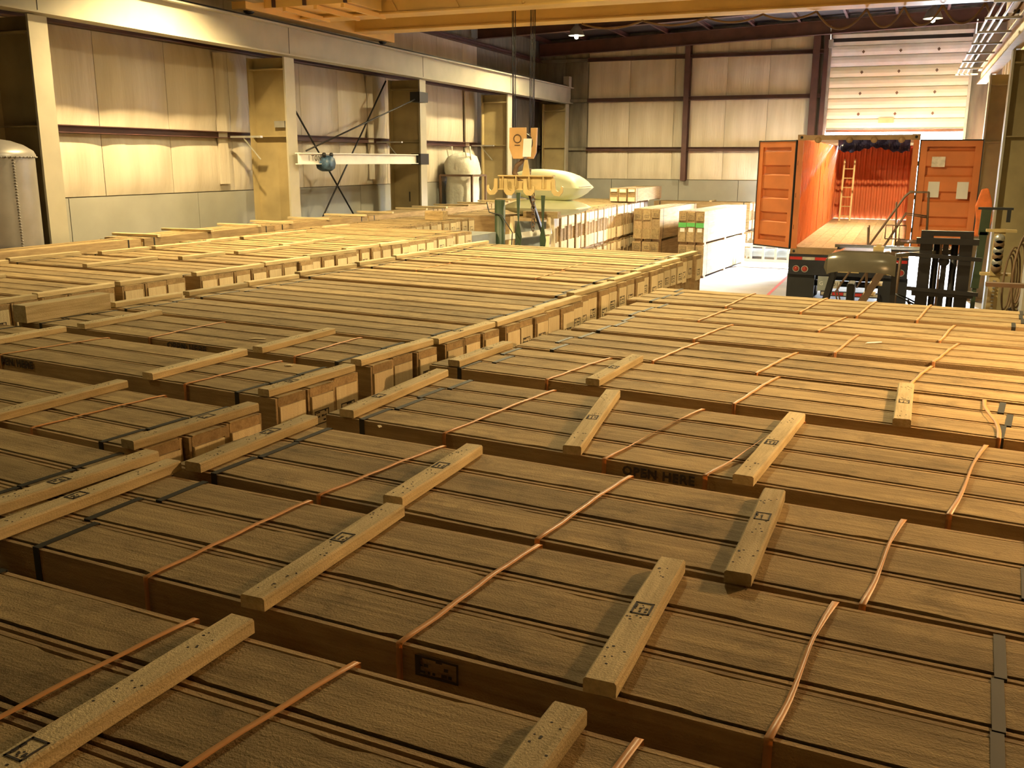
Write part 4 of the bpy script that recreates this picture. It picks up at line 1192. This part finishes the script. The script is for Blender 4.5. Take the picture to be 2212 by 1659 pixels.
# inflatable dunnage bags on the far stack
def airbag(name, lab, loc_, L, Wd, T, rz, tilt=0):
    g = MB(); vs = []; nu, nv = 20, 14
    for sgn in (1, -1):
        for j in range(nv + 1):
            for i in range(nu + 1):
                u, v = i / nu * 2 - 1, j / nv * 2 - 1
                e = max(0, (1 - abs(u) ** 2.6)) ** .55 * max(0, (1 - abs(v) ** 2.6)) ** .55
                pin = 1 - .10 * abs(v) ** 3
                vs.append((u * L / 2 * (1 - .08 * (1 - v * v) * 0) , v * Wd / 2 * (1 - .25 * abs(u) ** 3), sgn * T / 2 * e + .012 * math.sin(9 * v + 3 * u) * (abs(u) ** 3) * (1 - abs(u))))
    m = (nu + 1) * (nv + 1)
    fs = []
    for j in range(nv):
        for i in range(nu):
            a, b = j * (nu + 1) + i, (j + 1) * (nu + 1) + i
            fs += [(a, a + 1, b + 1, b), (m + a, m + b, m + b + 1, m + a + 1)]
    g.add(vs, fs, True)
    t = thing(name, lab, 'air bag', loc_, rz)
    o = ob('bag_body', g, M_bag, t); o.rotation_euler = (0, tilt, 0)
    ob('bag_seam', MB().bar((L / 2 - .02, -Wd * .3, -.02), (L / 2 - .02, Wd * .3, .0), .03, .012), M_white_label, t)
    return t
airbag('air_bag', 'upper of two pale yellow inflated air bags on the far stack', (-8.0, 21.75, 2.82), 2.0, 1.3, .74, rad(-4), rad(3))
airbag('air_bag', 'lower of two pale yellow inflated air bags on the far stack', (-8.0, 21.70, 2.30), 1.95, 1.35, .40, rad(-2))
# grey cabinet and trestle behind the left stack
t = thing('metal_cabinet', 'grey dented metal cabinet at the end of the left stack', 'cabinet', (-8.35, 17.6, 0), rad(-4))
ob('cabinet_body', MB().box(-.55, .5, -.45, .6, .1, 1.95), M_grey, t, bevel=.01)
ob('cabinet_foot', MB().box(-.5, -.4, -.4, .5, 0, .1).box(.35, .45, -.4, .5, 0, .1), M_dark, t)
ob('cabinet_door', MB().box(-.50, -.03, -.47, -.45, .15, 1.9), M_grey, t); ob('cabinet_door', MB().box(.0, .46, -.47, -.45, .15, 1.9), M_grey, t)
t = thing('trestle', 'wooden A-frame trestle with a white crossboard under the slings', 'trestle', (-7.35, 19.5, 0))
ob('crossboard', MB().bar((-.75, -.2, 1.75), (.35, -.2, 1.92), .03, .12), M_white, t)
for x in (-.6, .25):
    for y in (-.45, .45):
        ob('trestle_leg', MB().bar((x, y, 0), (x, y * .2, 2.2), .09, .04), M_plate, t)
ob('trestle_beam', MB().box(-.35, .45, -.10, .10, 2.18, 2.32), M_lid, t)
ob('plastic_sheet', MB().box(-.58, .2, -.02, .0, .9, 2.1), paint('grey_blue_sheet', (.30, .34, .38), .4, var=.15), t)
tag(ob('timber_block', MB().box(-9.85, -9.4, 18.9, 19.15, 2.105, 2.3), M_lid, bevel=.006), 'short square timber block at the back of the left stack', 'timber')
# white slatted pallet frames near the truck
t = thing('ramp_frame', 'white slatted dock ramp on the floor left of the chassis', 'ramp', (-4.0, 30.6, 0))
for i in range(4):
    ob('slat', MB().bar((-.6 + i * .4, 1.5, .02), (-.6 + i * .4, 1.5, .7), .08, .05), M_white, t)
ob('ramp_rail', MB().bar((-.8, 1.45, .7), (.9, 1.45, .7), .06, .1).bar((-.8, 1.45, .2), (.9, 1.45, .2), .06, .1), M_white, t)
ob('ramp_board', MB().bar((-.8, 1.6, .45), (.9, 1.6, .45), .03, .25), M_grey, t)

# ================================================================== lamps
def highbay(x, y, z, label, power, cone=150, col=HID):
    t = thing('high_bay_lamp', label, 'lamp', (x, y, z))
    ob('reflector', MB().lathe((0, 0, 0), [(.24, -.16), (.235, -.15), (.17, .0), (.09, .10), (.06, .12), (.05, .24), (0, .25)], 20), M_galv, t)
    ob('bulb', MB().lathe((0, 0, -.16), [(0, -.10), (.05, -.08), (.06, 0), (.03, .08), (0, .09)], 12), emit('bulb_glow', (1, .83, .5), 60), t)
    ob('hanger_rod', MB().tube([(0, 0, .24), (0, 0, roof_z(x) + .33 - z)], .012, 6), M_dark, t)
    l = add_light('SPOT', 'lamp_light', (x, y, z - .22), power, col, .10, (x, y, 0), cone, blend=.5)
    return t
highbay(.22, 28.0, 7.15, 'lit high bay lamp above the truck door area', 3600, 178)
highbay(-9.45, 28.0, 7.15, 'high bay lamp near the far left corner', 2600, 168)
highbay(-10.3, 13.2, 7.15, 'high bay lamp over the left stack', 3600, 138, (1, .72, .32))
highbay(-6.4, 24.6, 7.25, 'high bay lamp over the middle of the hall', 3000, 172)
highbay(-3.8, 13.2, 7.4, 'high bay lamp over the centre stack', 3700, 172)
highbay(.7, 9.6, 7.4, 'unseen fill lamp added over the right-hand stack', 900, 112)  # added out of view to brighten the farther right-hand rows
highbay(-7.5, 1.5, 7.2, 'unseen fill lamp added behind the camera to the left', 170, 150, (1, .80, .33))  # weak fill light added out of view for the near crates
# lamp on the right wall beside the near stack
t = thing('wall_lamp', 'caged wall lamp on the right wall near the camera', 'lamp', (2.25, 5.4, 3.55))
ob('lamp_bracket', MB().box(.0, .2, -.06, .06, -.06, .06), M_dark, t)
ob('bulb', MB().lathe((-.05, 0, 0), [(0, -.08), (.05, -.05), (.05, .05), (0, .08)], 10), emit('wall_bulb', (1, .7, .35), 60), t)
add_light('POINT', 'wall_light', (2.08, 6.0, 3.75), 400, (1, .60, .25), .06)
